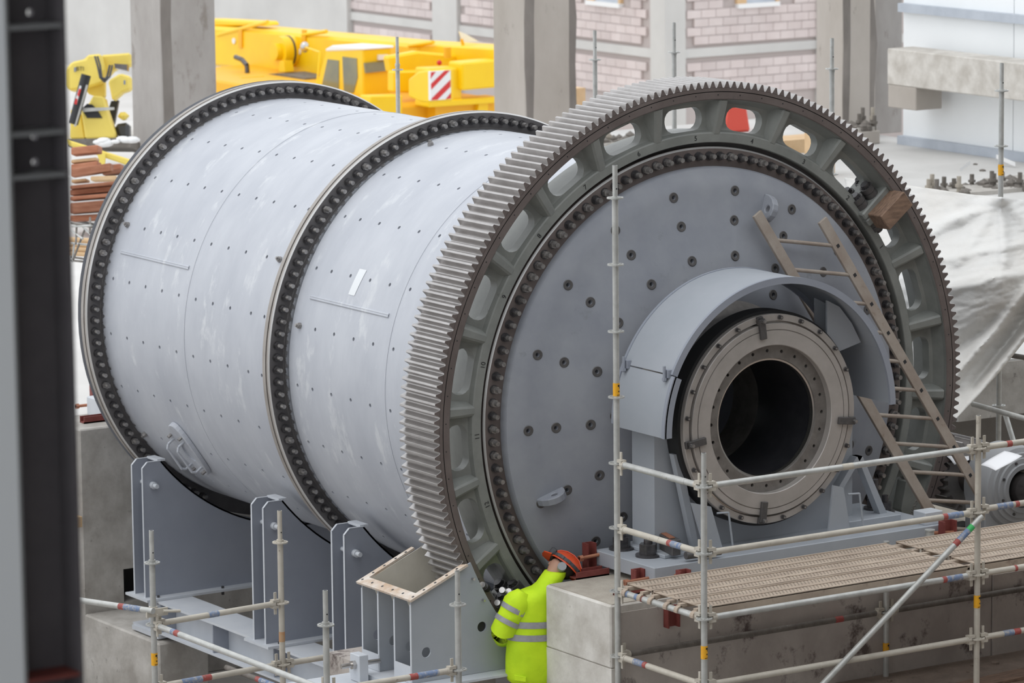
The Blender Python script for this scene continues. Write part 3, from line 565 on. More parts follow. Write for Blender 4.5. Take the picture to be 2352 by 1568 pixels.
def standard(x, y, z0, z1, rz, label, m='galv', spig=0.24, tagz=None, group=None):
    s = thing('scaffold_standard', label, 'scaffold pole', (x, y, z0), group)
    MB().cyl((x, y, z0), (x, y, z1 - spig), TR, 18).obj('tube', m, s, smooth=40)
    if spig: MB().cyl((x, y, z1 - spig), (x, y, z1), TR * 0.80, 18, caps=True).cyl((x, y, z1 - 0.012), (x, y, z1 + 0.0005), TR * 0.60, 12, mi=1).cyl((x, y, z1 - spig - 0.012), (x, y, z1 - spig + 0.012), TR * 1.18, 18).cyl((x + 0.001, y - TR * 0.75, z1 - 0.17), (x, y - TR * 0.85, z1 - 0.17), 0.006, 8, mi=1).obj('spigot', [m, 'black'], s, smooth=40)
    for z in rz:
        if z < z0 + 0.02: continue
        o = ob('rosette', ros_m if m != 'galv' else ros_g, s, (x, y, z)); o.location = (x, y, z); o.rotation_euler = (PI / 2, 0, 0)
    if tagz is not None:
        o = ob('inspection_tag', tag_mesh, s, (x, y, tagz)); o.rotation_euler = (PI / 2, 0, 2.6)
    return s
def ledger(p, q, label, m='galv_dirty', heads=(1, 1), bands=(), r=TR, name='scaffold_ledger', cat='scaffold tube', sag=0):
    p = Vector(p); q = Vector(q); d = (q - p).normalized(); L_ = (q - p).length; s = thing(name, label, cat, p)
    i0 = 0.075 if heads[0] else 0; i1 = 0.075 if heads[1] else 0
    MB().cyl(p + d * i0, q - d * i1, r, 18).obj('tube', m, s, smooth=40)
    for e, (c, dd) in zip(heads, ((p, d), (q, -d))):
        if not e: continue
        sd = Vector((-dd.y, dd.x, 0)); up = Vector((0, 0, 1)); k = MB()
        a_ = c + dd * 0.03
        for zz0, zz1 in ((0.012, 0.034), (-0.034, -0.012)):
            pr2 = [a_ - sd * 0.020 + up * zz0, a_ + sd * 0.020 + up * zz0, a_ + sd * 0.024 + dd * 0.06 + up * zz0, a_ - sd * 0.024 + dd * 0.06 + up * zz0]; k.prism(pr2, up * (zz1 - zz0))
        k.cyl(a_ + dd * 0.035, a_ + dd * 0.075, r * 1.12, 14)
        k.prism([a_ + dd * 0.016 - sd * 0.005 - up * 0.085, a_ + dd * 0.016 + sd * 0.005 - up * 0.085, a_ + dd * 0.016 + sd * 0.005 + up * 0.09, a_ + dd * 0.016 - sd * 0.005 + up * 0.09], dd * 0.022)
        k.obj('wedge_head', 'galv_dirty', s)
    for t0, t1, bmt in bands: MB().cyl(p + d * (L_ * t0), p + d * (L_ * t1), r + 0.0012, 18, caps=False).obj('paint_band', bmt, s, smooth=40)
    return s
xA, xB, xC = -1.815, 0.70, 3.22; yO, yI = -2.478, -1.378
RZ = [-0.05, -0.535, -1.013, -1.505, -1.99]
standard(xA, yI, -3.6, 2.152, [1.914, 1.424, 0.93, 0.443, -0.05, -0.535, -1.013, -1.505, -1.99, -2.5], 'tallest galvanised scaffold pole standing in front of the end plate left of the trunnion', tagz=0.50)
standard(xA, yO, -3.6, 0.195, RZ + [-2.5], 'galvanised scaffold pole in front of the trunnion ring at the deck corner', tagz=-1.26)
standard(xB, yO, -3.6, 0.197, RZ + [-2.5], 'galvanised scaffold pole at right where the diagonal brace meets the handrails', 'galv_dirty', tagz=-1.22)
standard(xB, yI, -2.02, -0.95, [-1.013, -1.505], 'short scaffold pole against the dirty plinth face below the middle of the deck', 'galv', spig=0.0, tagz=-1.80)
standard(xC, yO, -3.6, 0.19, RZ, 'galvanised scaffold pole just beyond the right edge of the view', 'galv_dirty')
for z, n, b in ((-0.05, 'top guard rail tube running into the picture left of the trunnion', ((0.64, 0.80, 'galv'),)), (-0.535, 'middle guard rail tube left of the trunnion with a blue marked band', ((0.60, 0.64, 'band_red'), (0.64, 0.76, 'band_blue'))), (-1.013, 'shiny galvanised transom tube that holds the hooks of the deck planks', ((0.10, 0.14, 'band_blue'), (0.22, 0.29, 'band_blue'), (0.29, 0.31, 'band_red'))), (-1.505, 'lowest transom tube in front of the pale plinth corner', ((0.20, 0.31, 'band_blue'), (0.31, 0.35, 'band_red')))):
    ledger((xA, yI, z), (xA, yO, z), n, 'galv' if z in (-0.05, -1.013) else 'galv_dirty', bands=b)
for z, n, b, mm in ((-0.05, 'top guard rail tube crossing in front of the trunnion bore', ((0.49, 0.53, 'galv_dirty'),), 'galv'), (-0.535, 'middle guard rail tube below the trunnion with red and blue bands at its right end', ((0.865, 0.882, 'band_red'), (0.882, 0.94, 'band_blue')), 'galv_dirty'), (-1.013, 'outer ledger tube along the front edge of the deck planks', ((0.865, 0.88, 'band_red'), (0.88, 0.94, 'band_blue')), 'galv'), (-1.505, 'long cream coloured ledger tube low in front of the dirty plinth face', (), 'galv_dirty')):
    ledger((xA, yO, z), (xB, yO, z), n, mm, bands=b)
for z, n, b in ((-0.05, 'top guard rail tube at the right edge with a faint red mark', ((0.105, 0.125, 'band_red'),)), (-0.52, 'middle guard rail tube at the right edge with blue and red bands', ((0.07, 0.13, 'band_blue'), (0.14, 0.155, 'band_red'))), (-1.013, 'ledger tube at the right edge under the second deck bay', ((0.14, 0.15, 'band_red'),)), (-1.505, 'low ledger tube at the right edge with a red band', ((0.10, 0.14, 'band_blue'), (0.14, 0.165, 'band_red')))):
    ledger((xB, yO, z), (xC, yO, z), n, bands=b)
ledger((xA, yI, -1.505), (xB, yI, -1.505), 'mortar crusted ledger tube against the dirty plinth face under the deck', 'galv_old', bands=((0.80, 0.83, 'band_red'),))
ledger((xB, yI, -1.505), (xC, yI, -1.505), 'mortar crusted ledger tube under the second deck bay at right', 'galv_old')
ledger((xB, yO - 0.05, -0.56), (xA - 0.1, yO - 0.05, -2.45), 'diagonal brace tube dropping left from the right scaffold pole with red, blue and green bands', 'galv', heads=(0, 0), bands=((0.035, 0.05, 'band_green'), (0.05, 0.085, 'band_blue'), (0.085, 0.10, 'band_red')), name='scaffold_brace')
ledger((xC, yO - 0.05, -1.3), (xB + 0.05, yO - 0.05, -2.35), 'diagonal brace tube in the bottom right corner', 'galv', heads=(0, 0), name='scaffold_brace')
# deck planks
def plank(x0, x1, y0, y1, label):
    s = thing('deck_plank', label, 'deck plank', ((x0 + x1) / 2, (y0 + y1) / 2, -0.985), 'perforated steel scaffold planks'); z1 = -0.952
    MB().box(x0 + 0.05, x1 - 0.05, y0, y1, z1 - 0.006, z1).box(x0 + 0.05, x1 - 0.05, y0, y0 + 0.006, z1 - 0.06, z1).box(x0 + 0.05, x1 - 0.05, y1 - 0.006, y1, z1 - 0.06, z1).box(x0 + 0.05, x1 - 0.05, (y0 + y1) / 2 - 0.022, (y0 + y1) / 2 + 0.022, z1, z1 + 0.004).box(x0 + 0.05, x1 - 0.05, y0, y0 + 0.02, z1, z1 + 0.006).box(x0 + 0.05, x1 - 0.05, y1 - 0.02, y1, z1, z1 + 0.006).obj('tread', 'plank_steel', s)
    h = MB(); nx = 74
    for half in (0, 1):
        ys = y0 + 0.035 if half == 0 else (y0 + y1) / 2 + 0.032
        for j in range(4):
            for i in range(nx):
                x = x0 + 0.09 + (x1 - x0 - 0.18) * (i + 0.5 * (j % 2)) / nx; y = ys + j * 0.031
                h.add([(x - 0.0085, y, z1 + 0.0006), (x, y - 0.007, z1 + 0.0006), (x + 0.0085, y, z1 + 0.0006), (x, y + 0.007, z1 + 0.0006)], [(0, 1, 2, 3)])
    tag(h.obj('perforation', 'print_black', s), kind='stuff')
    for xe, sx in ((x0, 1), (x1, -1)):
        for yy in (y0 + 0.06, y1 - 0.06):
            k = MB(); pts = []
            for i in range(9):
                a = rad(-20 + 220 * i / 8); pts.append((xe + sx * (0.0) - sx * 0.036 * math.cos(a), -1.013 + 0.036 * math.sin(a)))
            pi_ = [(xe - sx * 0.026 * math.cos(rad(-20 + 220 * i / 8)), -1.013 + 0.026 * math.sin(rad(-20 + 220 * i / 8))) for i in range(8, -1, -1)]
            k.xz(pts + pi_, yy - 0.02, yy + 0.02); k.box(min(xe, xe + sx * 0.06), max(xe, xe + sx * 0.06), yy - 0.02, yy + 0.02, -0.985, -0.962); k.obj('hook', 'plank_steel', s)
yw = (yI - yO - 0.09) / 3
PL = ['perforated deck plank nearest the bearing plinth', 'middle perforated deck plank below the trunnion', 'perforated deck plank along the outer ledger of the deck']
PR = ['perforated deck plank of the right bay, farthest back', 'perforated deck plank in the middle of the right bay', 'perforated deck plank of the right bay, along the outer ledger']
for k in range(3):
    y1 = yI - 0.045 - k * yw
    plank(xA, xB, y1 - yw + 0.008, y1 - 0.008, PL[k]); plank(xB, xC, y1 - yw + 0.008, y1 - 0.008, PR[k])
# left scaffold
lx0, lx1, ly0, ly1 = -4.30, -3.165, 1.25, -1.306
LZ = [-0.95, -1.43, -1.92, -2.4, -2.9]
standard(lx0, ly0, -3.6, -0.70, LZ, 'leftmost scaffold pole, in front of the farthest saddle cradle', tagz=-1.70)
s_ = standard(lx1 + 0.03, ly0 + 0.08, -3.6, -0.70, LZ, 'rust stained scaffold pole in front of the middle saddle cradle', 'galv_dirty')
MB().cyl((lx1 + 0.03, ly0 + 0.08, -1.74), (lx1 + 0.03, ly0 + 0.08, -1.66), TR + 0.0008, 16, caps=False).obj('rust_patch', 'rust', s_, smooth=40)
standard(lx0 + 0.03, ly1, -3.6, -0.70, LZ, 'short topped scaffold pole in front of the saddle cradle nearest the gear', 'galv')
standard(lx1, ly1, -3.6, -0.70, LZ, 'scaffold pole in front of the gear guard box', 'galv')
ledger((lx0, ly0, -1.43), (lx1 + 0.03, ly0 + 0.08, -1.43), 'upper ledger tube joining the two scaffold poles at far left', bands=((0.42, 0.50, 'band_blue'),))
ledger((lx0, ly0, -1.92), (lx1 + 0.03, ly0 + 0.08, -1.92), 'lower ledger tube joining the two scaffold poles at far left', bands=((0.2, 0.36, 'band_blue'), (0.36, 0.43, 'band_red')))
ledger((lx0, ly0, -1.43), (lx0 + 0.03, ly1, -1.43), 'pale ledger tube descending to the right from the leftmost scaffold pole', 'galv', bands=((0.115, 0.135, 'band_blue'), (0.135, 0.16, 'band_red')))
ledger((lx1 + 0.03, ly0 + 0.08, -1.92), (-2.03, ly0 + 0.08, -1.92), 'ledger tube with a blue band running behind the gear guard box', bands=((0.62, 0.69, 'band_red'), (0.69, 0.9, 'band_blue')))
ledger((lx0 + 0.03, ly1, -1.43), (lx1, ly1, -1.43), 'ledger tube with brown and blue bands at the foot of the gear guard box', bands=((0.62, 0.68, 'band_red'), (0.68, 0.84, 'band_blue')))
cp = ledger(at(352, 1403, X=lx0 - 0.045), at(60, 1360, Z=-1.34), 'galvanised tube with red and blue bands reaching left from the leftmost scaffold pole', 'galv', heads=(0, 0), bands=((0.09, 0.22, 'band_blue'), (0.22, 0.26, 'band_red')))
MB().cyl((lx0, ly0, -1.36), (lx0, ly0, -1.29), 0.034, 14).box(lx0 - 0.08, lx0 + 0.10, ly0 - 0.05, ly0 - 0.03, -1.36, -1.30).cyl((lx0 + 0.05, ly0 - 0.07, -1.32), (lx0 + 0.18, ly0 - 0.1, -1.33), 0.012, 8).obj('coupler', 'galv_dirty', cp)

dt = ledger(at(520, 1532, X=-2.25), at(800, 1638, X=-2.25), 'dark tube with a red and blue band low under the long grey beam', 'galv_old', heads=(0, 0), bands=((0.26, 0.29, 'band_red'), (0.29, 0.41, 'band_blue')))

# stamped numbers round the bore ring of the gear
def text(s, name, m, parent, size, M, ext=0.0008):
    cu = bpy.data.curves.new(name, 'FONT'); cu.body = s; cu.size = size; cu.extrude = ext; cu.align_x = 'CENTER'; cu.align_y = 'CENTER'
    o = bpy.data.objects.new(name, cu); link(o); dg = bpy.context.evaluated_depsgraph_get(); dg.update()
    me = bpy.data.meshes.new_from_object(o.evaluated_get(dg)); bpy.data.objects.remove(o); me.transform(M); me.materials.clear(); me.materials.append(MATS[m])
    return ob(name, me, parent)
def frame(x, y, z, o):
    return Matrix(((x[0], y[0], z[0], o[0]), (x[1], y[1], z[1], o[1]), (x[2], y[2], z[2], o[2]), (0, 0, 0, 1)))
for k in range(12):
    a = 33.2 + 15 * k; e_r = pol(1, a); e_t = pol(1, a - 90)
    text(str(k + 1), 'stamped_number', 'black', gear, 0.055, frame(e_t, e_r, Vector((0, -1, 0)), pol(2.092, a - 2, 0.0965)))
d_ = (at(800, 1638, X=-2.25) - at(520, 1532, X=-2.25)); L_ = d_.length; d_.normalize(); vw = (Vector(CAM) - at(610, 1560, X=-2.25)).normalized(); nz_ = (vw - d_ * vw.dot(d_)).normalized(); up2 = nz_.cross(d_)
text('CITY', 'tube_lettering', 'white', dt, 0.032, frame(d_, up2, nz_, at(520, 1532, X=-2.25) + d_ * (L_ * 0.335) + nz_ * (TR + 0.003)), 0.0005)
# maker's name cast on a pad near the bottom right of the gear
MB().prism([at(x, y, Y=0.03) for x, y in ((2070, 1170), (2082, 1105), (2102, 1105), (2127, 1150), (2108, 1192), (2074, 1194))], (0, 0.12, 0)).obj('name_pad', 'casting', gear, bevel=0.004)
for s_, px_t in (('FERRY', (2111, 1172)), ('CAPITAIN', (2096, 1172))):
    p = at(*px_t, Y=0.028); a = math.degrees(math.atan2(p.z, p.x)); text(s_, 'cast_lettering', 'machined', gear, 0.043, frame(pol(1, a - 90), pol(1, a), Vector((0, -1, 0)), p), 0.003)
# ================================================================== ladder
ld = thing('wooden_ladder', 'worn beige ladder leaning against the end plate beside the trunnion hood', 'ladder', (2.6, -0.5, -1.33))
RT = at(1888, 505, Y=-0.12); RFt = at(2312, 1240, Y=-0.5); LT = at(1738, 490, Y=-0.12); LFt = LT + (RFt - RT)
ax = (RFt - RT).normalized(); wd = (RT - LT).normalized(); wd = (wd - ax * wd.dot(ax)).normalized(); nn = ax.cross(wd).normalized()
if nn.y > 0: nn = -nn
for P, Q, s in ((LT, LFt, 0), (RT, RFt, 1)):
    r = MB(); h = 0.046; tk = 0.014
    r.prism([P - wd * h - nn * tk, P + wd * h - nn * tk, Q + wd * h - nn * tk, Q - wd * h - nn * tk], nn * (2 * tk)); r.obj('stile', 'ladder_wood', ld, bevel=0.003)
Ln = (RFt - RT).length
for k in range(11):
    t = Ln * (0.079 + 0.0892 * k)
    if t > Ln * 0.98: break
    a_ = LT + ax * t; b_ = RT + ax * t
    MB().cyl(a_ - nn * 0.004, b_ - nn * 0.004, 0.016, 10).obj('rung', 'ladder_wood', ld, smooth=50)
    MB().prism([b_ + nn * 0.0145 + ax * (sa * 0.014) + wd * (sb * 0.014) for sa, sb in ((-1, -1), (-1, 1), (1, 1), (1, -1))], nn * 0.0015).obj('rung_socket', 'black', ld)
MB().prism([RFt + wd * -0.06 + nn * -0.02, RFt + wd * 0.05 + nn * -0.02, RFt + wd * 0.05 + nn * -0.02 - ax * 0.16, RFt + wd * -0.05 + nn * -0.02 - ax * 0.16], nn * 0.045).obj('ladder_shoe', 'galv_dirty', ld, bevel=0.004)
# ================================================================== red steel brackets
def channel(x, y, z, L_, ax_, wdt, dep, label, bolt=None, up=False):
    s = thing('steel_bracket', label, 'bracket', (x, y, z)); m = MB()
    if up:      # upright channel: back plate and two flanges
        m.box(x, x + wdt, y, y + 0.012, z, z + L_).box(x, x + 0.012, y - dep, y, z, z + L_).box(x + wdt - 0.012, x + wdt, y - dep, y, z, z + L_)
    elif ax_ == 'x': m.box(x, x + L_, y, y + wdt, z, z + 0.012).box(x, x + L_, y, y + 0.012, z, z + dep).box(x, x + L_, y + wdt - 0.012, y + wdt, z, z + dep)
    else: m.box(x, x + wdt, y, y + L_, z, z + 0.012).box(x, x + 0.012, y, y + L_, z, z + dep).box(x + wdt - 0.012, x + wdt, y, y + L_, z, z + dep)
    m.obj('channel', 'red_oxide', s)
    if bolt: MB().cyl(bolt[0], bolt[1], 0.014, 10).cyl(bolt[0], Vector(bolt[0]) + (Vector(bolt[1]) - Vector(bolt[0])).normalized() * 0.03, 0.026, 6).obj('jack_screw', 'timber_red', s)
    return s
zp = -1.134
channel(-1.55, -0.44, zp, 0.30, 'x', 0.11, 0.055, 'dark red steel channel lying on the plinth top beside the orange helmet')
channel(-1.33, -0.20, zp, 0.22, 'x', 0.085, 0.06, 'upright dark red bracket at the back left corner of the sole plate', ((-1.42, -0.28, zp + 0.12), (-1.22, -0.28, zp + 0.13)), True)
channel(-1.33, -0.86, zp, 0.13, 'x', 0.09, 0.05, 'dark red bracket with a jack screw against the left side of the sole plate corner', ((-1.46, -0.95, zp + 0.06), (-1.24, -0.95, zp + 0.065)), True)
channel(-1.10, -1.12, zp, 0.14, 'x', 0.10, 0.05, 'dark red bracket with a jack screw against the front of the sole plate corner', ((-1.05, -1.20, zp + 0.07), (-1.05, -1.03, zp + 0.075)), True)
channel(-1.62, -1.12, zp, 0.30, 'x', 0.09, 0.04, 'dark red steel channel lying on the plinth just behind the tall scaffold pole')
channel(-1.36, -1.33, -1.36, 0.16, 'x', 0.11, 0.05, 'dark red bracket bolted to the plinth face below the deck', None, True)
channel(1.46, -1.08, zp, 0.20, 'x', 0.13, 0.06, 'upright dark red bracket at the right end of the sole plate', ((1.36, -1.0, zp + 0.10), (1.60, -1.12, zp + 0.10)), True)
channel(1.66, -0.78, zp, 0.20, 'y', 0.08, 0.05, 'dark red steel channel lying on the plinth right of the sole plate')
channel(2.20, -0.75, -1.36, 0.15, 'x', 0.09, 0.05, 'small dark red bracket near the foot of the ladder', None, True)
tag(MB().cyl((1.30, -1.16, zp), (1.30, -1.16, zp + 0.16), 0.035, 16).cyl((1.30, -1.16, zp + 0.155), (1.30, -1.16, zp + 0.165), 0.041, 16).obj('pipe_stub', 'galv', smooth=40), 'short galvanised pipe stub standing behind the deck planks', 'pipe')
# ================================================================== pinion, its shaft and bearing
pn = thing('pinion_shaft', 'dark steel pinion shaft meshing with the big gear at lower right', 'shaft', (2.68, 0, -0.885)); px_, pz_ = 2.68, -0.885
pts_ = []
for k in range(26):
    for r_, d_ in ((0.262, -4.6), (0.262, -3.0), (0.31, -0.9), (0.31, 0.9), (0.262, 3.0), (0.262, 4.6)): pts_.append((px_ + r_ * math.cos(rad(k * 360 / 26 + d_)), pz_ + r_ * math.sin(rad(k * 360 / 26 + d_))))
MB().xz(pts_, 0.0, 0.52).obj('pinion_gear', 'tooth_steel', pn)
MB().cyl((px_, 1.2, pz_), (px_, -0.30, pz_), 0.155, 32).cyl((px_, -0.30, pz_), (px_, -0.92, pz_), 0.125, 32).cyl((px_, -0.84, pz_), (px_, -0.85, pz_), 0.131, 32).obj('shaft', 'shaft_steel', pn, smooth=35)
pbk = thing('pinion_bearing', 'round faced grey bearing block around the pinion shaft at the right edge', 'bearing', (2.68, -0.5, -1.36))
def TY(prof, n=64): return [((q if True else 0)) for q in prof]
m = MB().lathe([(0.14, -0.60), (0.16, -0.655), (0.20, -0.66), (0.205, -0.64), (0.245, -0.64), (0.25, -0.62), (0.285, -0.62), (0.29, -0.60), (0.325, -0.585), (0.34, -0.56), (0.34, -0.30), (0.16, -0.30)], 64)
m.v = [(x + px_, y, z + pz_) for x, y, z in m.v]; m.obj('housing', 'primer_grey', pbk, smooth=35)
MB().box(px_ - 0.33, px_ + 0.33, -0.56, -0.30, -1.33, pz_).box(px_ - 0.5, px_ + 0.5, -0.62, -0.24, -1.36, -1.29).obj('pedestal', 'primer_grey', pbk, bevel=0.01)
for x in (px_ - 0.43, px_ + 0.43): MB().cyl((x, -0.43, -1.29), (x, -0.43, -1.24), 0.035, 6).obj('bolt', 'bolt_black', pbk)
for a in range(20, 380, 45):
    p = pol(0.225, a, -0.641) + Vector((px_, 0, pz_)); MB().cyl(p, p + Vector((0, -0.008, 0)), 0.012, 8).obj('cap_screw', 'bolt_black', pbk)
tag(MB().box(2.34, 2.7, -0.02, 0.1, -1.358, -1.28).box(2.05, 2.5, -0.25, -0.1, -1.358, -1.22).obj('base_frame', 'spotface', bevel=0.01), 'dark greasy steel frame below the pinion shaft', 'frame')
def sheet(p00, p10, p11, p01, up, label, n=6):
    g = MB(); n1 = n + 1
    for i in range(n1):
        for j in range(n1):
            u = i / n; v = j / n; q = p00 * (1 - u) * (1 - v) + p10 * u * (1 - v) + p11 * u * v + p01 * (1 - u) * v
            g.v.append(tuple(q + Vector((0, 0, up * (math.sin(u * 3.1) * 0.5 + 0.35 * math.sin(v * 4 + u * 2))))))
    g.f = [(i * n1 + j, (i + 1) * n1 + j, (i + 1) * n1 + j + 1, i * n1 + j + 1) for i in range(n) for j in range(n)]; g.m = [0] * len(g.f)
    o = g.obj('paper_sheet', 'paper', smooth=60); md = o.modifiers.new('s', 'SOLIDIFY'); md.thickness = 0.003
    return tag(o, label, 'paper')
sheet(at(2252, 1068, Z=-0.525), at(2287, 1082, Z=-0.525), at(2348, 1047, Z=-0.51), at(2307, 1035, Z=-0.50), 0.01, 'white paper sheets lying curled on top of the pinion bearing')
sheet(at(2174, 1048, Y=0.0), at(2192, 1068, Y=-0.05), at(2226, 1056, Y=-0.05), at(2224, 1040, Y=0.05), 0.01, 'crumpled white paper lying above the pinion behind the ladder')
# ================================================================== worker
pe = thing('person', 'worker in a yellow hi-vis jacket and orange helmet leaning in behind the pale plinth', 'person', (-1.85, -0.28, -2.72))
def skin_mesh(name, verts, edges, m, sub=2, root=0):
    me = bpy.data.meshes.new(name); me.from_pydata([v[:3] for v in verts], edges, []); o = bpy.data.objects.new(name, me); link(o)
    md = o.modifiers.new('k', 'SKIN'); md.use_smooth_shade = True
    if not me.skin_vertices: bpy.context.view_layer.objects.active = o; bpy.ops.mesh.customdata_skin_add()
    for i, v in enumerate(verts): me.skin_vertices[0].data[i].radius = (v[3], v[4] if len(v) > 4 else v[3])
    me.skin_vertices[0].data[root].use_root = True
    sb = o.modifiers.new('s', 'SUBSURF'); sb.levels = sub; sb.render_levels = sub
    dg = bpy.context.evaluated_depsgraph_get(); dg.update(); nm = bpy.data.meshes.new_from_object(o.evaluated_get(dg)); bpy.data.objects.remove(o)
    nm.materials.clear(); nm.materials.append(MATS[m]); nm.polygons.foreach_set('use_smooth', [True] * len(nm.polygons)); nm.name = name; return nm
hx, hy = -1.81, -0.27
J = [(hx, hy, -1.95, 0.15, 0.11), (hx, hy, -1.70, 0.15, 0.11), (hx + 0.01, hy, -1.40, 0.16, 0.11), (hx + 0.05, hy, -1.27, 0.075, 0.065), (hx + 0.13, hy + 0.01, -1.16, 0.048), (hx + 0.19, hy + 0.02, -1.10, 0.075), (hx + 0.235, hy + 0.02, -1.055, 0.088), (hx + 0.26, hy + 0.02, -1.02, 0.07),
     (-1.99, hy + 0.02, -1.31, 0.05), (-2.10, -0.20, -1.50, 0.048), (-2.0, -0.06, -1.60, 0.040), (-1.97, -0.03, -1.615, 0.034), (-1.61, hy + 0.02, -1.32, 0.05), (-1.50, -0.20, -1.50, 0.048), (-1.62, -0.08, -1.56, 0.040), (-1.66, -0.06, -1.565, 0.034),
     (hx - 0.09, hy, -2.05, 0.095), (hx - 0.10, hy - 0.01, -2.36, 0.06), (hx - 0.11, hy + 0.01, -2.66, 0.045), (hx + 0.09, hy, -2.05, 0.095), (hx + 0.10, hy - 0.01, -2.36, 0.06), (hx + 0.11, hy + 0.01, -2.66, 0.045)]
E_ = [(0, 1), (1, 2), (2, 3), (3, 4), (4, 5), (5, 6), (6, 7), (3, 8), (8, 9), (9, 10), (10, 11), (3, 12), (12, 13), (13, 14), (14, 15), (0, 16), (16, 17), (17, 18), (0, 19), (19, 20), (20, 21)]
body = ob('body', skin_mesh('body', J, E_, 'skin'), pe)
for hand, dirn, sd in ((Vector((-1.95, -0.01, -1.62)), Vector((0.35, 0.9, -0.1)), 1), (Vector((-1.68, -0.05, -1.565)), Vector((-0.4, 0.9, 0.0)), -1)):
    dirn.normalize(); sdv = dirn.cross(Vector((0, 0, 1))).normalized(); V = []; Ed = []
    V.append((*hand, 0.030, 0.018)); pm_ = hand + dirn * 0.055; V.append((*pm_, 0.036, 0.017)); Ed.append((0, 1))
    for f, ln in zip((-1.5, -0.5, 0.5, 1.5), (0.058, 0.072, 0.076, 0.066)):
        b0 = pm_ + sdv * (f * 0.02) + dirn * 0.02; n0 = len(V); V.append((*b0, 0.010)); V.append((*(b0 + dirn * ln * 0.5 + Vector((0, 0, -0.008))), 0.0088)); V.append((*(b0 + dirn * ln * 0.85 + Vector((0, 0, -0.03))), 0.0075)); Ed += [(1, n0), (n0, n0 + 1), (n0 + 1, n0 + 2)]
    n0 = len(V); V.append((*(hand + sdv * (-sd * 0.036) + dirn * 0.02), 0.011)); V.append((*(hand + sdv * (-sd * 0.052) + dirn * 0.055 + Vector((0, 0, -0.012))), 0.009)); Ed += [(0, n0), (n0, n0 + 1)]
    ob('hand', skin_mesh('hand', V, Ed, 'skin', 1), pe)
def loft(secs, m, name, parent, n=28, cap=True, wob=0.0, seed=1):      # secs: (centre, axis_a, axis_b)
    rn = random.Random(seed); g = MB(); ph = [rn.uniform(0, 6) for _ in range(4)]
    for i, (c, a_, b_) in enumerate(secs):
        for k in range(n):
            t = 2 * PI * k / n; s_ = 1 + wob * (math.sin(3 * t + ph[0] + i * 0.9) + 0.7 * math.sin(5 * t + ph[1] - i * 1.3)); g.v.append(tuple(Vector(c) + Vector(a_) * math.cos(t) * s_ + Vector(b_) * math.sin(t) * s_))
    for i in range(len(secs) - 1):
        for k in range(n): g.f.append((i * n + k, i * n + (k + 1) % n, (i + 1) * n + (k + 1) % n, (i + 1) * n + k))
    if cap: g.f += [tuple(range(n)), tuple((len(secs) - 1) * n + k for k in reversed(range(n)))]
    g.m = [0] * len(g.f); return g.obj(name, m, parent, smooth=50)
def tsec(z, w_, d_, dx=0, tilt=0.06): return ((hx + dx, hy, z), (w_, 0, -w_ * tilt), (0, d_, 0))
def torso(t):    # key sections interpolated over height
    K = [(-1.925, 0.20, 0.135, -0.02), (-1.90, 0.235, 0.155, -0.02), (-1.84, 0.245, 0.16, -0.02), (-1.72, 0.25, 0.155, -0.015), (-1.58, 0.245, 0.15, -0.005), (-1.45, 0.235, 0.15, 0.0), (-1.33, 0.235, 0.15, 0.01), (-1.26, 0.225, 0.14, 0.015), (-1.215, 0.17, 0.12, 0.04), (-1.19, 0.105, 0.095, 0.075), (-1.165, 0.098, 0.095, 0.115), (-1.12, 0.095, 0.095, 0.155), (-1.085, 0.085, 0.09, 0.18)]
    zs = [k[0] for k in K]; return tsec(t, *[float(np.interp(t, zs, [k[j] for k in K])) for j in (1, 2, 3)])
loft([torso(z) for z in (-1.93, -1.925, -1.90, -1.87, -1.84, -1.78, -1.72, -1.65, -1.58, -1.52, -1.45, -1.39, -1.33, -1.29, -1.26, -1.235, -1.215, -1.19, -1.165, -1.14, -1.12, -1.085)], 'hivis', 'jacket', pe, wob=0.012)
def grow(s, f): return (s[0], tuple(Vector(s[1]) * f), tuple(Vector(s[2]) * f))
for z in (-1.455, -1.555): loft([grow(torso(z + dz), 1.022) for dz in (-0.025, -0.008, 0.008, 0.025)], 'reflect', 'reflective_band', pe, cap=False)
def sleeve(A, B, C, seed):
    A, B, C = Vector(A), Vector(B), Vector(C)
    def sec(P, d, r, r2=None):
        d = d.normalized(); a_ = d.orthogonal().normalized(); b_ = d.cross(a_); return (tuple(P), tuple(a_ * r), tuple(b_ * (r2 or r)))
    d1 = B - A; d2 = C - B; dm = d1.normalized() + d2.normalized()
    up_ = [sec(A + d1 * t, d1, r) for t, r in ((-0.42, 0.05), (-0.2, 0.09), (0.0, 0.105), (0.25, 0.10), (0.5, 0.098), (0.75, 0.098))] + [sec(B, dm, 0.098)] + [sec(B + d2 * t, d2, r) for t, r in ((0.3, 0.085), (0.6, 0.075), (0.9, 0.066), (0.94, 0.058))]
    loft(up_, 'hivis', 'sleeve', pe, n=24, wob=0.035, seed=seed)
    for t in (0.22, 0.66): loft([sec(A + d1 * (t + dt), d1, 0.1045) for dt in (-0.085, 0, 0.085)], 'reflect', 'reflective_band', pe, n=20, cap=False)
    loft([sec(B + d2 * 0.9, d2, 0.06), sec(B + d2 * 1.0, d2, 0.055)], 'navy', 'cuff', pe, n=16)
sleeve((-1.99, -0.28, -1.285), (-2.095, -0.24, -1.49), (-1.99, -0.07, -1.615), 3); sleeve((-1.61, -0.27, -1.29), (-1.51, -0.22, -1.50), (-1.63, -0.09, -1.57), 5)
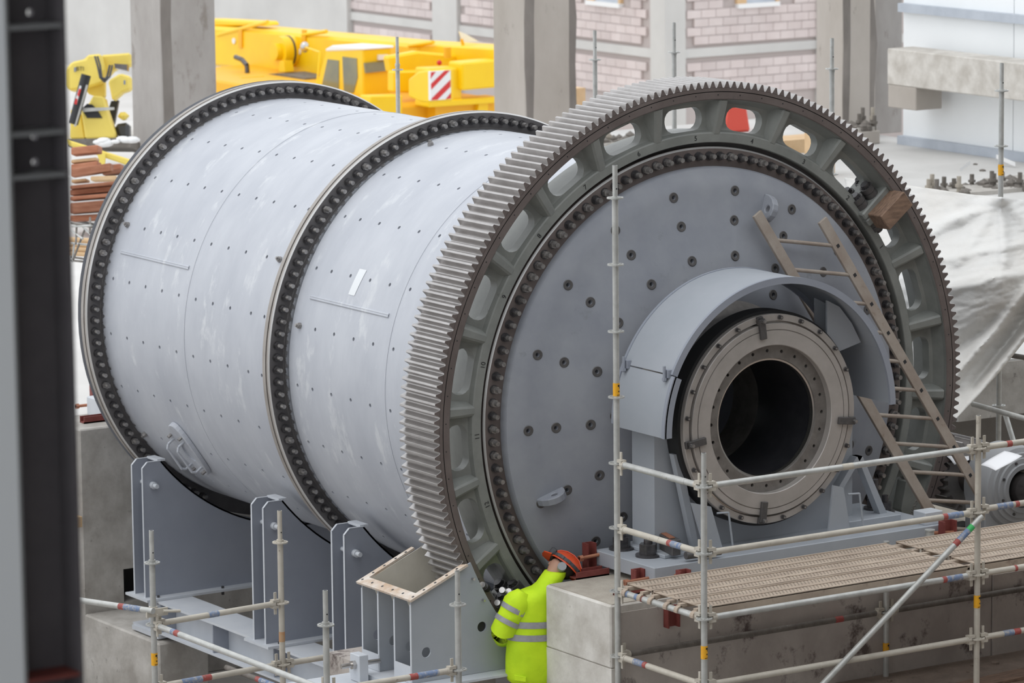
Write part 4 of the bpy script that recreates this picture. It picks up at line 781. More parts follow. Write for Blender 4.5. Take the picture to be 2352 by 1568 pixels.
for s in (-1, 1):
    loft([((hx + s * 0.08, hy, -1.90), (0.13, 0, 0), (0, 0.125, 0)), ((hx + s * 0.09, hy, -2.06), (0.115, 0, 0), (0, 0.115, 0)), ((hx + s * 0.10, hy - 0.01, -2.34), (0.09, 0, 0), (0, 0.09, 0)), ((hx + s * 0.11, hy + 0.01, -2.62), (0.085, 0, 0), (0, 0.085, 0)), ((hx + s * 0.11, hy + 0.01, -2.66), (0.08, 0, 0), (0, 0.08, 0))], 'navy', 'trouser_leg', pe, n=18, wob=0.015)
    loft([((hx + s * 0.11, hy + 0.03, -2.72), (0.05, 0, 0), (0, 0.13, 0)), ((hx + s * 0.11, hy + 0.03, -2.70), (0.052, 0, 0), (0, 0.135, 0)), ((hx + s * 0.11, hy + 0.02, -2.66), (0.048, 0, 0), (0, 0.11, 0)), ((hx + s * 0.11, hy + 0.01, -2.60), (0.05, 0, 0), (0, 0.055, 0))], 'black', 'boot', pe, n=16)
MB().sphere((-2.02, -0.36, -1.85), 0.012, 8).obj('snap_button', 'black', pe)
MB().prism([(-2.055, -0.33, -1.825), (-1.995, -0.405, -1.835), (-1.998, -0.405, -1.875), (-2.055, -0.33, -1.87)], (-0.004, -0.006, 0)).obj('hem_tab', 'hivis', pe, bevel=0.003)
# head: helmet, goggle strap, ear, nose
hc = Vector((hx + 0.255, hy + 0.01, -1.075)); hup = Vector((0.78, 0.05, 0.62)).normalized(); hf = Vector((-0.55, 0.55, 0.42)); hf = (hf - hup * hf.dot(hup)).normalized(); hs = hup.cross(hf).normalized()
def HV(a_, b_, c_): return hc + hf * a_ + hs * b_ + hup * c_
hm = MB(); n = 28
for i in range(9):
    ph = (PI / 2) * i / 8
    for k in range(n):
        t = 2 * PI * k / n; rr_ = math.cos(ph); hm.v.append(tuple(HV(0.150 * rr_ * math.cos(t), 0.122 * rr_ * math.sin(t), 0.0 + 0.122 * math.sin(ph))))
for i in range(8):
    for k in range(n): hm.f.append((i * n + k, i * n + (k + 1) % n, (i + 1) * n + (k + 1) % n, (i + 1) * n + k))
hm.m = [0] * len(hm.f)
hm.prism([HV(0.13, -0.09, 0.002), HV(0.13, 0.09, 0.002), HV(0.192, 0.052, -0.008), HV(0.20, 0, -0.01), HV(0.192, -0.052, -0.008)], hup * 0.008)
for b_ in (-0.03, 0.0, 0.03):
    hm.tube([HV(0.142 * math.cos(q), b_, 0.004 + 0.122 * math.sin(q)) for q in (0.35, 0.8, 1.2, 1.6, 2.0, 2.5)], 0.006, 6)
hel = hm.obj('helmet', 'helmet_orange', pe, smooth=50)
st = MB(); ring = [HV(0.153 * math.cos(2 * PI * k / 32), 0.125 * math.sin(2 * PI * k / 32), 0.014) for k in range(32)]
for k in range(32):
    p, q = ring[k], ring[(k + 1) % 32]; st.add([p, q, q + hup * 0.026, p + hup * 0.026], [(0, 1, 2, 3)])
so_ = st.obj('goggle_strap', 'rubber', hel); so_.modifiers.new('s', 'SOLIDIFY').thickness = 0.005
MB().box(-0.5, 0.5, -0.5, 0.5, -0.5, 0.5, T=frame(hf * 0.05, hs * 0.15, hup * 0.06, HV(0.137, 0, 0.035))).obj('goggles', 'rubber', hel, bevel=0.008)
for s in (-1, 1):
    MB().cyl(HV(0.0, s * 0.085, -0.035), HV(0.0, s * 0.125, -0.035), 0.034, 18).obj('ear_muff', 'primer_grey', pe, smooth=40)
    MB().sphere(HV(0.085, s * 0.032, -0.015), 0.012, 10).obj('eye', 'white', body)
    MB().sphere(HV(-0.005, s * 0.088, -0.03), 0.022, 10).obj('ear', 'skin', body, smooth=60)
MB().prism([HV(0.09, -0.012, -0.01), HV(0.09, 0.012, -0.01), HV(0.09, 0.016, -0.05), HV(0.09, -0.016, -0.05)], hf * 0.022).obj('nose', 'skin', body, bevel=0.008)
MB().box(-0.5, 0.5, -0.5, 0.5, -0.5, 0.5, T=frame(hf * 0.02, hs * 0.05, hup * 0.012, HV(0.083, 0, -0.07))).obj('mouth', 'timber_red', body, bevel=0.003)
hr = MB(); 
for i in range(7):
    ph = -0.9 + 0.9 * i / 6
    for k in range(20):
        t = 0.9 + (2 * PI - 1.8) * k / 19; hr.v.append(tuple(HV(0.105 * math.cos(ph) * math.cos(t), 0.096 * math.cos(ph) * math.sin(t), 0.02 + 0.10 * math.sin(ph))))
for i in range(6):
    for k in range(19): hr.f.append((i * 20 + k, i * 20 + k + 1, (i + 1) * 20 + k + 1, (i + 1) * 20 + k))
hr.m = [0] * len(hr.f); ho = hr.obj('hair', 'hair', body, smooth=60); ho.modifiers.new('s', 'SOLIDIFY').thickness = 0.006
# ================================================================== tarpaulin
g = MB(); NU, NV = 110, 110
top = [(1940, 408, 37.6), (2080, 425, 37.0), (2230, 447, 36.3), (2300, 453, 36.05), (2360, 462, 36.15), (2460, 470, 36.3)]
bot = [(2030, 1000, 35.3), (2196, 962, 34.5), (2250, 905, 34.8), (2300, 848, 35.1), (2352, 782, 35.4), (2460, 650, 35.8)]
def ip(L_, u): xs = [i / (len(L_) - 1) for i in range(len(L_))]; return [float(np.interp(u, xs, [p[j] for p in L_])) for j in range(3)]
def seg(px, py, a, b):
    a = np.array(a, float); b = np.array(b, float); p = np.array((px, py), float); d = b - a; t = max(0, min(1, float((p - a) @ d / (d @ d)))); return float(np.linalg.norm(p - a - d * t)), t
FOLDS = [((2190, 868), (2420, 600), 13, 0.16), ((2196, 965), (2420, 690), 15, 0.20), ((2300, 455), (2120, 545), 14, 0.12), ((2300, 455), (2200, 600), 16, 0.07), ((2300, 455), (2420, 560), 16, 0.09), ((2300, 455), (2310, 600), 13, 0.07), ((2200, 500), (2120, 520), 10, 0.06), ((2180, 660), (2420, 615), 16, 0.07), ((2200, 800), (2420, 650), 20, -0.10), ((2240, 885), (2420, 640), 16, -0.12), ((2200, 480), (2300, 470), 10, -0.05), ((2150, 600), (2350, 560), 10, 0.05)]
from mathutils import noise as mnoise
for i in range(NU + 1):
    for j in range(NV + 1):
        u, v = i / NU, j / NV; a_, b_ = ip(top, u), ip(bot, u); x, y = a_[0] * (1 - v) + b_[0] * v, a_[1] * (1 - v) + b_[1] * v; D = a_[2] * (1 - v) + b_[2] * v
        mid = y; D += -0.45 * math.exp(-((y - 640) / 120.0) ** 2) + 0.35 * max(0, (y - 660) / 300.0)
        for p0, p1, wd_, am in FOLDS:
            d, t = seg(x, y, p0, p1); D -= am * math.exp(-(d / wd_) ** 2)
        D += 0.016 * mnoise.noise((x / 34, y / 10 + x / 50, 1.0)) + 0.007 * mnoise.noise((x / 9, y / 5, 4.0))
        g.v.append(tuple(at(x, y, D=D)))
g.f = [(i * (NV + 1) + j, (i + 1) * (NV + 1) + j, (i + 1) * (NV + 1) + j + 1, i * (NV + 1) + j + 1) for i in range(NU) for j in range(NV)]; g.m = [0] * len(g.f)
tp_ = g.obj('tarpaulin', 'tarp', smooth=70); tp_.modifiers.new('s', 'SOLIDIFY').thickness = 0.006
tag(tp_, 'creased white tarpaulin tied to a scaffold pole and hanging behind the big gear', 'tarpaulin')
# ================================================================== scaffold poles behind the mill
q = at(2300, 270, D=35.9)
standard(q.x, q.y, -3.6, 2.30, [at(2300, 208, X=q.x).z, at(2300, 335, X=q.x).z, 0.75, 0.26, -0.23, -0.72], 'back scaffold pole with an orange tag holding up the tarpaulin', 'galv', tagz=at(2300, 390, X=q.x).z)
for i, (x, y, yr, lab) in enumerate(((1911, 88, 158, 'dark scaffold pole rising behind the gear beside the right concrete column'), (1548, 52, 120, 'dark scaffold pole rising behind the gear, in front of the white building column'), (1366, 70, 137, 'dark scaffold pole rising just right of the middle concrete column'), (912, 85, 160, 'dark scaffold pole rising behind the drum in front of the yellow crane'))):
    p = at(x, y, X=4.5); standard(4.5, p.y, -3.6, p.z, [at(x, yr, X=4.5).z, at(x, yr, X=4.5).z - 0.98], lab, 'galv_old' if False else 'galv', spig=0.30)
ledger(at(2235, 928, D=35.5), at(2440, 985, D=34.5), 'galvanised tube below the tarpaulin at the right edge', 'galv', heads=(0, 0))
ledger(at(2240, 1050, D=34.0), at(2440, 1105, D=33.2), 'cream tube behind the papers at the right edge', 'galv_dirty', heads=(0, 0))
ledger(at(2318, 815, D=36.0), at(2440, 835, D=35.5), 'dark rusty tube on the slab edge below the tarpaulin', 'galv_old', heads=(0, 0))
ledger(at(2310, 955, D=35.6), at(2342, 1060, D=35.2), 'steep brace tube beside the back scaffold pole', 'galv', heads=(0, 0), name='scaffold_brace')
tag(MB().cyl(at(2190, 1022, D=35.2), at(2460, 1080, D=35.0), 0.016, 8).cyl(at(2300, 1062, D=35.0), at(2460, 1088, D=34.9), 0.055, 8).obj('steel_rail', 'red_oxide'), 'thin dark red steel rail behind the papers at the right edge', 'rail')
struct(MB().box(4.95, 16, 2.985, 2.998, -1.12, -0.62).obj('trim_slab', 'concrete'))
# ================================================================== dark steel column in the left foreground
fc = at(150, 0, D=12.0); sx1 = fc.x; sy0 = fc.y; sx0 = sx1 - 0.196; dp = 0.11
scn = thing('steel_column', 'dark out of focus steel H column with stiffener plates in the left foreground', 'column', (sx0, sy0, -3.6))
MB().box(sx0, sx0 + 0.010, sy0, sy0 + 2 * dp, -3.6, 10.4).obj('flange', 'column_lit', scn)  # outer flange and stiffeners get the painted lit tone, the rest the shaded one
MB().box(sx1 - 0.010, sx1, sy0, sy0 + 2 * dp, -3.6, 10.4).obj('flange', 'column_shaded', scn)
wbm = MB().box(sx0 + 0.0105, sx1 - 0.0105, sy0 + dp - 0.004, sy0 + dp + 0.004, -3.6, 10.4).obj('web', 'column_shaded', scn)
c = MB()
for px, py in ((10, 35), (68, 28), (79, 313), (80, 371)):
    h = at(px, py, Y=sy0 + dp); c.cyl((h.x, h.y - 0.1, h.z), (h.x, h.y + 0.1, h.z), 0.0105, 14)
cut(wbm, c)
for py in (58, 302, 400, 1552):
    z = at(85, py, Y=sy0 + dp / 2).z; MB().box(sx0 + 0.0105, sx1 - 0.0105, sy0 + 0.003, sy0 + dp - 0.005, z - 0.006, z + 0.006).obj('stiffener', 'column_lit' if py < 1000 else 'red_oxide', scn)
# ================================================================== concrete columns
def ccol(px, py, D, w1, w2, z0, m, label, base=None):
    p = at(px, py, D=D) if base is None else base
    return tag(MB().box(p.x, p.x + w2, p.y, p.y + w1, z0, 12).obj('concrete_column', m, bevel=0.012), label, 'column'), p
ccol(370, 150, 58, 0.90, 0.88, -1.17, 'column_concrete', 'square concrete column at left behind the far end of the drum')
ccol(1205, 150, 58, 0.81, 0.86, -1.17, 'column_tan', 'square concrete column in the middle, between the crane and the brick building')
_, p3_ = ccol(0, 0, 0, 0.59, 0.56, -0.6, 'column_tan', 'square concrete column at right in front of the white clad wall', base=at(1935, 322, Z=-0.6))
def strip(o, x0, x1, yf, z0, z1, seed):
    r_ = random.Random(seed); L_ = [(x0 + r_.uniform(0, 0.03), z0 + (z1 - z0) * k / 14) for k in range(15)]; R_ = [(x1 + r_.uniform(-0.035, 0.035), z0 + (z1 - z0) * k / 14) for k in range(14, -1, -1)]
    MB().xz(L_ + R_, yf - 0.002, yf + 0.02).obj('damp_stain', 'stain_dark', o)
for o, x0, x1, z0, z1, sd in (('concrete_column', 0.0, 0.20, -1.1, 8, 1), ('concrete_column.001', 0.0, 0.16, -1.1, 8, 2), ('concrete_column.001', 0.74, 0.86, -1.1, 8, 3), ('concrete_column.002', 0.0, 0.12, -0.55, 8, 4), ('concrete_column.002', 0.44, 0.56, -0.55, 8, 5)):
    q_ = bpy.data.objects[o]; vx = [v.co for v in q_.data.vertices]; xm = min(v.x for v in vx); ym = min(v.y for v in vx); strip(q_, xm + x0, xm + x1, ym, z0, z1, sd)
tag(MB().box(p3_.x + 0.57, p3_.x + 1.24, p3_.y + 0.28, p3_.y + 0.7, -0.6, 12).obj('concrete_pilaster', 'column_concrete', bevel=0.01), 'narrow concrete pilaster between the right column and the white clad wall', 'pilaster')
# ================================================================== white clad wall with girts, concrete beam
XW = 15.6
wl = MB().box(XW + 0.03, XW + 0.10, 5, 17.32, -0.6, 9).obj('wall_right', 'girt'); struct(wl)
for k in range(5):
    y1 = 17.30 - 2.29 * k; MB().box(XW, XW + 0.03, y1 - 2.275, y1, -0.58, 9).obj('panel', 'clad_white', wl)
for z in (1.17, -0.60, 3.0, 4.8): MB().box(XW - 0.10, XW - 0.002, 5, 17.30, z + 0.001, z + 0.115).obj('girt', 'girt', wl)
cbm = thing('concrete_beam', 'long weathered concrete beam across the white clad wall', 'beam', (15.2, 12, 0.27))
MB().box(14.98, 15.42, 6, 16.86, 0.27, 0.745).obj('beam_body', 'concrete_pale', cbm, bevel=0.012)
tag(MB().box(14.98, 15.42, 16.25, 16.84, -0.03, 0.268).obj('concrete_corbel', 'column_tan', bevel=0.01), 'short concrete corbel under the end of the weathered beam', 'corbel')
# ================================================================== brick building
bd = thing('building', 'pink concrete block building with pale concrete frame in the background', 'building', (34.13, 49.25, -5.2)); BX, BY = 34.13, 49.25
MB().box(BX + 0.03, BX + 0.3, BY + 0.03, 66, -5.2, 2.5).obj('wall', 'mortar', bd); MB().box(BX + 0.03, 52, BY + 0.03, BY + 0.3, -5.2, 2.5).obj('wall', 'mortar', bd)
blk = MB().box(-0.1955, 0.1955, 0, 0.06, -0.0935, 0.0935).mesh('block', 'block_pink'); bev(blk, 0.007)
W1 = (50.96, 52.33); W2 = (36.05, 37.22); cnt = 0
for side in (0, 1):
    for r in range(14):
        z = -1.78 + 0.197 * (3 - r) + 0.04
        if -2.96 < z - 0.0 < -2.66: continue
        for k in range(34):
            s = 0.2 + 0.4 * k + (0.2 if r % 2 else 0.0)
            if side == 0:
                y = BY + 0.75 + s
                if y > 62.8 or 57.7 < y < 59.1 or 53.2 < y < 56.9: continue
                if W1[0] - 0.3 < y < W1[1] + 0.3 and z > -1.80: continue
                o = ob('block', blk, bd, (BX - 0.03, y, z)); o.rotation_euler = (0, 0, -PI / 2)
            else:
                x = BX + 0.55 + s
                if x > 38.6: continue
                if W2[0] - 0.3 < x < W2[1] + 0.3 and z > -1.80: continue
                o = ob('block', blk, bd, (x, BY - 0.03, z))
            cnt += 1
far = MB()
for r in range(14):
    z = -1.74 + 0.197 * (3 - r)
    if -2.96 < z < -2.66: continue
    for k in range(10): far.box(BX - 0.02, BX + 0.03, 53.25 + 0.4 * k, 53.25 + 0.4 * k + 0.385, z - 0.088, z + 0.088)
tag(far.obj('block_hidden', 'block_pink', bd), kind='stuff')
for z in (-2.90,): MB().box(BX - 0.04, BX + 0.03, BY, 63, z, z + 0.20).obj('band_beam', 'far_concrete', bd); MB().box(BX, 52, BY - 0.04, BY + 0.03, z, z + 0.20).obj('band_beam', 'far_concrete', bd)
MB().box(BX - 0.08, BX + 0.48, BY - 0.08, BY + 0.50, -5.2, 2.6).obj('pilaster', 'far_concrete', bd)
MB().box(BX - 0.10, BX + 0.1, 57.86, 58.98, -5.2, 2.6).obj('pilaster', 'far_concrete', bd); MB().box(BX - 0.14, BX + 0.1, 62.96, 63.56, -5.2, 2.6).obj('pilaster', 'far_concrete', bd)
MB().box(38.3, 39.1, BY - 0.10, BY + 0.1, -5.2, 2.6).obj('pilaster', 'far_concrete', bd)
def win(mk):
    f = mk([(0, 1, -1.86, -1.76)], -0.10, 'white', 'window_sill'); mk([(0, 0.22, -1.76, 0.2), (0.93, 1, -1.76, 0.2)], -0.06, 'wood_pale', 'window_jamb'); mk([(0.22, 0.93, -1.76, 0.2)], -0.02, 'girt', 'window_pane')
def mk1(rs, d, m, n):
    g = MB(); L_ = W1[1] - W1[0]
    for a_, b_, z0, z1 in rs: g.box(BX + d, BX + 0.04, W1[1] - b_ * L_, W1[1] - a_ * L_, z0, z1)
    return g.obj(n, m, bd)
def mk2(rs, d, m, n):
    g = MB(); L_ = W2[1] - W2[0]
    for a_, b_, z0, z1 in rs: g.box(W2[0] + a_ * L_, W2[0] + b_ * L_, BY + d, BY + 0.04, z0, z1)
    return g.obj(n, m, bd)
win(mk1); win(mk2)
struct(MB().box(BX, BX + 0.4, 63.4, 120, -5.2, 2.5).obj('wall_back', 'far_concrete'))
# ================================================================== yellow mobile crane
cr_ = thing('mobile_crane', 'yellow mobile crane with its boom lowered, parked before the brick building', 'crane', (22, 44, -5.2))
X0, Y0 = 21.237, 40.865
def side(poly, X, dx, name, m, parent=cr_, bv=0.0): return MB().prism([at(x, y, X=X) for x, y in poly], (dx, 0, 0)).obj(name, m, parent, bevel=bv)
def rear(poly, Y, dy, name, m, parent=cr_, bv=0.0): return MB().prism([at(x, y, Y=Y) for x, y in poly], (0, dy, 0)).obj(name, m, parent, bevel=bv)
cab_ = side([(748, 116), (760, 107), (834, 113), (834, 290), (712, 270), (724, 200)], X0, 0.62, 'cab', 'crane_yellow', bv=0.03)
side([(746, 113), (762, 104), (832, 109), (834, 115), (748, 118)], X0 - 0.02, 0.7, 'cab_roof', 'white', bv=0.02)
side([(752, 136), (778, 139), (778, 215), (737, 205)], X0 - 0.012, 0.02, 'cab_window', 'glass', cab_)
side([(786, 130), (819, 134), (821, 178), (812, 212), (790, 222)], X0 - 0.012, 0.02, 'cab_window', 'glass', cab_)
rear([(838, 145), (891, 139), (893, 162), (841, 168)], Y0 - 0.09, 0.05, 'cab_window', 'glass', cab_)
rear([(870, 126), (892, 125), (892, 137), (870, 138)], Y0 - 0.10, 0.06, 'lamp', 'white', cab_)
XB = 22.5
side([(440, 58), (560, 66), (700, 79), (960, 103), (960, 140), (830, 150), (760, 205), (700, 190), (650, 172), (560, 160), (440, 146)], XB, 0.9, 'boom', 'crane_yellow', bv=0.06)
side([(440, 44), (480, 44), (600, 50), (606, 60), (440, 60)], XB + 0.2, 0.4, 'boom_head', 'crane_yellow', bv=0.03)
side([(820, 92), (1000, 103), (1140, 112), (1140, 155), (820, 150)], XB + 0.05, 0.8, 'boom_foot', 'crane_yellow', bv=0.03)
for x in (547, 693): side([(x, 68), (x + 8, 69), (x + 8, 110), (x, 110)], XB - 0.03, 0.04, 'boom_collar', 'crane_orange')
for x, y in ((536, 94), (686, 119)): 
    p = at(x, y, X=XB - 0.03); MB().cyl(p, p + Vector((0.06, 0, 0)), 0.06, 12).obj('lamp', 'white', cr_)
p = at(640, 119, X=XB - 0.32); MB().cyl(p, p + Vector((0.4, 0, 0)), 0.31, 28).cyl(p + Vector((-0.12, 0, 0)), p, 0.17, 20).obj('luffing_pivot', 'crane_yellow', cr_, smooth=35)
MB().cyl(p + Vector((0.19, 0, 0)), p + Vector((0.23, 0, 0)), 0.318, 28).obj('pivot_seal', 'rubber', cr_, smooth=35)
ex = [at(x, y, X=21.6) for x, y in ((541, 131), (556, 137), (567, 150), (569, 178))]; MB().tube(ex, 0.05, 12).obj('exhaust_pipe', 'shaft_steel', cr_, smooth=60)
side([(556, 172), (582, 172), (582, 200), (556, 200)], 21.5, 0.25, 'silencer', 'galv')
p = at(700, 108, X=21.9); MB().sphere(p, 0.09, 14, sz=1.2).obj('mirror', 'polished', cr_, smooth=60)
MB().tube([at(700, 108, X=21.9), at(735, 120, X=21.5), at(728, 195, X=21.3)], 0.02, 8).obj('mirror_arm', 'crane_yellow', cr_)
side([(470, 178), (556, 178), (556, 215), (470, 210)], 21.0, 0.5, 'carrier_deck', 'crane_yellow')
side([(585, 172), (640, 168), (700, 180), (700, 215), (585, 215)], 21.8, 0.6, 'engine_bay', 'galv_old')
side([(640, 165), (655, 165), (652, 140), (642, 140)], 21.9, 0.2, 'hydraulic_pipe', 'crane_yellow')
# tail: winch housing, counterweight, hazard board
YR = 38.2
rear([(893, 130), (960, 118), (1070, 128), (1070, 160), (960, 165), (900, 168)], 39.6, 0.25, 'winch_housing', 'crane_yellow', bv=0.04)
rear([(905, 164), (985, 162), (985, 215), (905, 212)], 39.2, 0.25, 'engine_hood', 'crane_yellow', bv=0.03)
side([(937, 182), (960, 164), (988, 160), (988, 236), (965, 234), (937, 222)], 20.35, 0.5, 'counterweight', 'crane_yellow', bv=0.03)
cwt = rear([(985, 158), (1062, 155), (1062, 230), (985, 234)], YR, 0.5, 'counterweight', 'crane_yellow', bv=0.03)
rear([(1062, 145), (1150, 137), (1150, 200), (1062, 208)], YR - 0.15, 0.5, 'counterweight', 'crane_yellow', bv=0.03)
rear([(985, 233), (1150, 222), (1150, 236), (985, 247)], YR - 0.1, 0.5, 'bumper', 'crane_yellow', bv=0.02)
YH = at(988, 200, X=20.35).y - 0.06
hz = rear([(989, 164), (1035, 161), (1036, 227), (990, 231)], YH, 0.08, 'hazard_board', 'white', cwt)
for q in (((990, 166), (1001, 165), (989, 181)), ((1022, 162), (1034, 161), (991, 206), (990, 193)), ((1035, 183), (1035, 199), (1005, 229), (991, 230), (992, 226)), ((1036, 213), (1036, 226), (1024, 228))): rear(q, YH - 0.006, 0.008, 'hazard_stripe', 'red', hz)
p = at(1028, 133, Y=38.9); MB().cyl(p, p + Vector((0, 0, 0.2)), 0.07, 12).obj('beacon', 'crane_orange', cr_, smooth=40)
p = at(1009, 144, Y=38.9); MB().sphere(p, 0.05, 10).obj('tail_lamp', 'red', cr_, smooth=60)
rear([(1056, 72), (1070, 78), (1100, 95), (1064, 97)], 39.8, 0.05, 'vane', 'white'); MB().tube([at(1060, 90, Y=39.8), at(1068, 118, Y=39.8)], 0.03, 8).obj('vane_post', 'crane_orange', cr_)
for x in (615, 750, 995): MB().tube([at(x - 55 if x != 615 else 500, 80 if x != 995 else 105, X=XB), at(x, (50 if x == 615 else (72 if x == 750 else 97)), X=XB)], 0.04, 8).obj('jib_rail', 'crane_yellow', cr_)
cz = at(900, 220, Y=YR).z
MB().box(20.4, 22.9, YR + 0.4, 47.5, -4.3, cz - 0.25).obj('carrier', 'crane_orange', cr_, bevel=0.04)
rear([(852, 221), (925, 219), (925, 262), (852, 262)], YR + 0.2, 0.4, 'tool_box', 'crane_yellow', bv=0.02)
rear([(1000, 240), (1140, 236), (1140, 300), (1000, 300)], YR + 0.1, 0.5, 'outrigger_beam', 'crane_orange')
rear([(1100, 238), (1122, 236), (1120, 262), (1095, 275)], YR, 0.3, 'tow_bracket', 'crane_yellow')
for y in (40, 41.8, 45, 46.6):
    for x in (20.3, 22.5): MB().cyl((x, y, -4.6), (x + 0.42, y, -4.6), 0.6, 24).obj('wheel', 'rubber', cr_, smooth=35)
# ================================================================== yellow drilling rig at left
dg_ = thing('drilling_rig', 'yellow boom machine with black hydraulic ram behind the dark steel column', 'machine', at(225, 318, D=62))
VD = Vector(RM[2])
def vp(poly, D, t, name, m, parent=dg_, bv=0.0): return MB().prism([at(x, y, D=D) for x, y in poly], VD * t).obj(name, m, parent, bevel=bv)
vp([(150, 158), (165, 142), (196, 135), (200, 126), (232, 123), (240, 160), (236, 190), (205, 200), (160, 208), (150, 200)], 62, 0.5, 'upper_arm', 'drill_yellow', bv=0.03)
vp([(232, 126), (300, 121), (300, 150), (262, 158), (240, 182), (232, 170)], 62.3, 0.4, 'boom_link', 'drill_yellow', bv=0.03)
vp([(248, 185), (276, 168), (300, 175), (300, 205), (280, 212), (258, 232)], 61.8, 0.4, 'link_block', 'drill_yellow', bv=0.03)
vp([(200, 190), (240, 185), (240, 222), (232, 226), (200, 214)], 62.2, 0.3, 'knee', 'drill_yellow', bv=0.02)
base_ = vp([(186, 252), (205, 236), (214, 219), (238, 222), (246, 255), (264, 305), (262, 316), (196, 318)], 61.6, 0.5, 'base_frame', 'drill_yellow', bv=0.02)
vp([(187, 250), (200, 238), (212, 240), (222, 250), (235, 271), (200, 271)], 61.58, 0.02, 'frame_opening', 'black', base_)
vp([(188, 248), (262, 246), (262, 252), (190, 257)], 61.5, 0.05, 'cross_bar', 'galv')
vp([(162, 250), (186, 260), (196, 318), (160, 318)], 61.8, 0.5, 'side_frame', 'drill_yellow', bv=0.02)
MB().cyl(at(168, 285, D=61.4), at(198, 172, D=61.4), 0.075, 16).obj('hydraulic_ram', 'black', dg_, smooth=40)
MB().cyl(at(172, 290, D=61.35), at(200, 195, D=61.35), 0.018, 10).obj('ram_pipe', 'galv', dg_)
vp([(170, 238), (183, 196), (187, 198), (176, 240)], 61.3, 0.01, 'ram_sticker', 'white'); vp([(170, 238), (174, 225), (178, 228), (176, 240)], 61.29, 0.01, 'ram_sticker', 'red'); vp([(177, 218), (182, 203), (186, 206), (181, 222)], 61.29, 0.01, 'ram_sticker', 'red')
for off in (0, 6): MB().tube([at(218 + off, 130, D=61.7), at(224 + off, 150, D=61.6), at(230 + off * 0.6, 178, D=61.5), at(240, 188 - off, D=61.5), at(252 - off, 176, D=61.6), at(258 - off, 150, D=61.7)], 0.016, 8).obj('hose', 'rubber', dg_, smooth=60)
vp([(262, 146), (292, 148), (292, 162), (264, 156)], 61.9, 0.3, 'valve_block', 'shaft_steel'); vp([(255, 232), (272, 230), (262, 285), (246, 262)], 62.4, 0.2, 'strut', 'black')
vp([(268, 258), (294, 256), (294, 272), (272, 276)], 61.8, 0.3, 'hose_reel', 'drill_yellow', bv=0.05); vp([(262, 285), (296, 280), (296, 318), (270, 316)], 61.9, 0.4, 'motor', 'rubber', bv=0.05)
vp([(170, 155), (175, 154), (175, 164), (170, 165)], 61.98, 0.01, 'logo_plate', 'band_blue')
rx = Vector(RM[0]); uz = -Vector(RM[1])
text('BTI', 'logo_text', 'navy', dg_, 0.085, frame(rx, uz, -VD, at(184, 158, D=61.97)), 0.004)
vp([(284, 184), (288, 184), (288, 194), (284, 194)], 61.75, 0.01, 'logo_plate', 'band_blue')
tag(MB().prism([at(x, y, D=57) for x, y in ((155, 319), (300, 316), (300, 338), (155, 336))], VD * 1.5).obj('steel_beam', 'galv_old'), 'dark steel beam on the ground under the yellow boom machine', 'beam')
for x0, y0, s in ((232, 322, 0), (285, 318, 1)):
    p = at(x0, y0, D=56.5); m = MB()
    for k in range(5): m.sphere(p + Vector((random.uniform(-0.15, 0.15), random.uniform(-0.1, 0.1), random.uniform(-0.04, 0.0))), random.uniform(0.07, 0.13), 10, sz=0.4)
    tag(m.obj('white_bag', 'white', smooth=60), ('crumpled white bag on the dark beam under the yellow machine', 'crumpled white bag beside the left concrete column')[s], 'bag')
# ================================================================== timber stack
TB = [((163, 347), (225, 341), 17, 'timber_red'), ((163, 371), (222, 365), 8, 'wood_pale'), ((163, 385), (224, 377), 15, 'timber_red'), ((163, 397), (254, 383), 18, 'timber_red'), ((250, 385), (277, 382), 13, 'timber_red'), ((235, 397), (282, 391), 10, 'timber_red'), ((163, 416), (198, 413), 7, 'wood_pale'), ((208, 410), (266, 408), 10, 'wood_pale'), ((160, 430), (266, 420), 8, 'timber_red'), ((160, 442), (258, 433), 13, 'timber_red'), ((160, 456), (252, 448), 9, 'timber_red'), ((160, 478), (250, 471), 24, 'timber_red'), ((160, 501), (245, 497), 13, 'timber_red')]
TLb = ['topmost red brown plank of the timber stack, sticking out of the pile', 'thin pale batten near the top of the timber stack', 'broad pinkish plank in the upper part of the timber stack', 'long red plank lying slanted across the upper timber stack', 'short orange brown plank end at the right of the timber stack', 'thin plank at the right end of the stack under the short orange plank', 'short pale stick poking from the left of the timber stack', 'pale splintered board in the middle of the timber stack', 'long light topped plank across the middle of the timber stack', 'thick red plank just below the long light topped plank', 'thin red plank above the dark gap of the timber stack', 'thickest brown beam low in the timber stack', 'dark bottom beam of the timber stack']
TO = [0, 0.05, 0, -0.75, 0.1, 0.9, 0.2, -0.75, 0, 0.1, 0.0, -0.05, 0.1]
for (a_, b_, th, m), lab in zip(TB, TLb):
    D = 51.0 + TO[TLb.index(lab)]; q = [at(a_[0], a_[1] - th / 2, D=D), at(b_[0], b_[1] - th / 2, D=D), at(b_[0], b_[1] + th / 2, D=D), at(a_[0], a_[1] + th / 2, D=D)]
    tag(MB().prism(q, VD * random.uniform(0.3, 0.6)).obj('timber_plank', m, bevel=0.01), lab, 'plank', 'planks of the timber stack')
yb_ = thing('yellow_beam', 'pale yellow steel beam lying aslant behind the timber stack', 'beam', at(230, 350, D=54))
vp([(150, 318), (160, 322), (300, 366), (300, 382), (155, 333)], 54, 0.2, 'beam_body', 'drill_yellow', yb_, 0.02); vp([(222, 346), (242, 352), (240, 378), (228, 376)], 53.9, 0.1, 'leg', 'drill_yellow', yb_)
rb_ = thing('rebar_cage', 'tangle of steel bars below the timber stack at the left edge of the drum', 'rebar', at(190, 590, D=44))
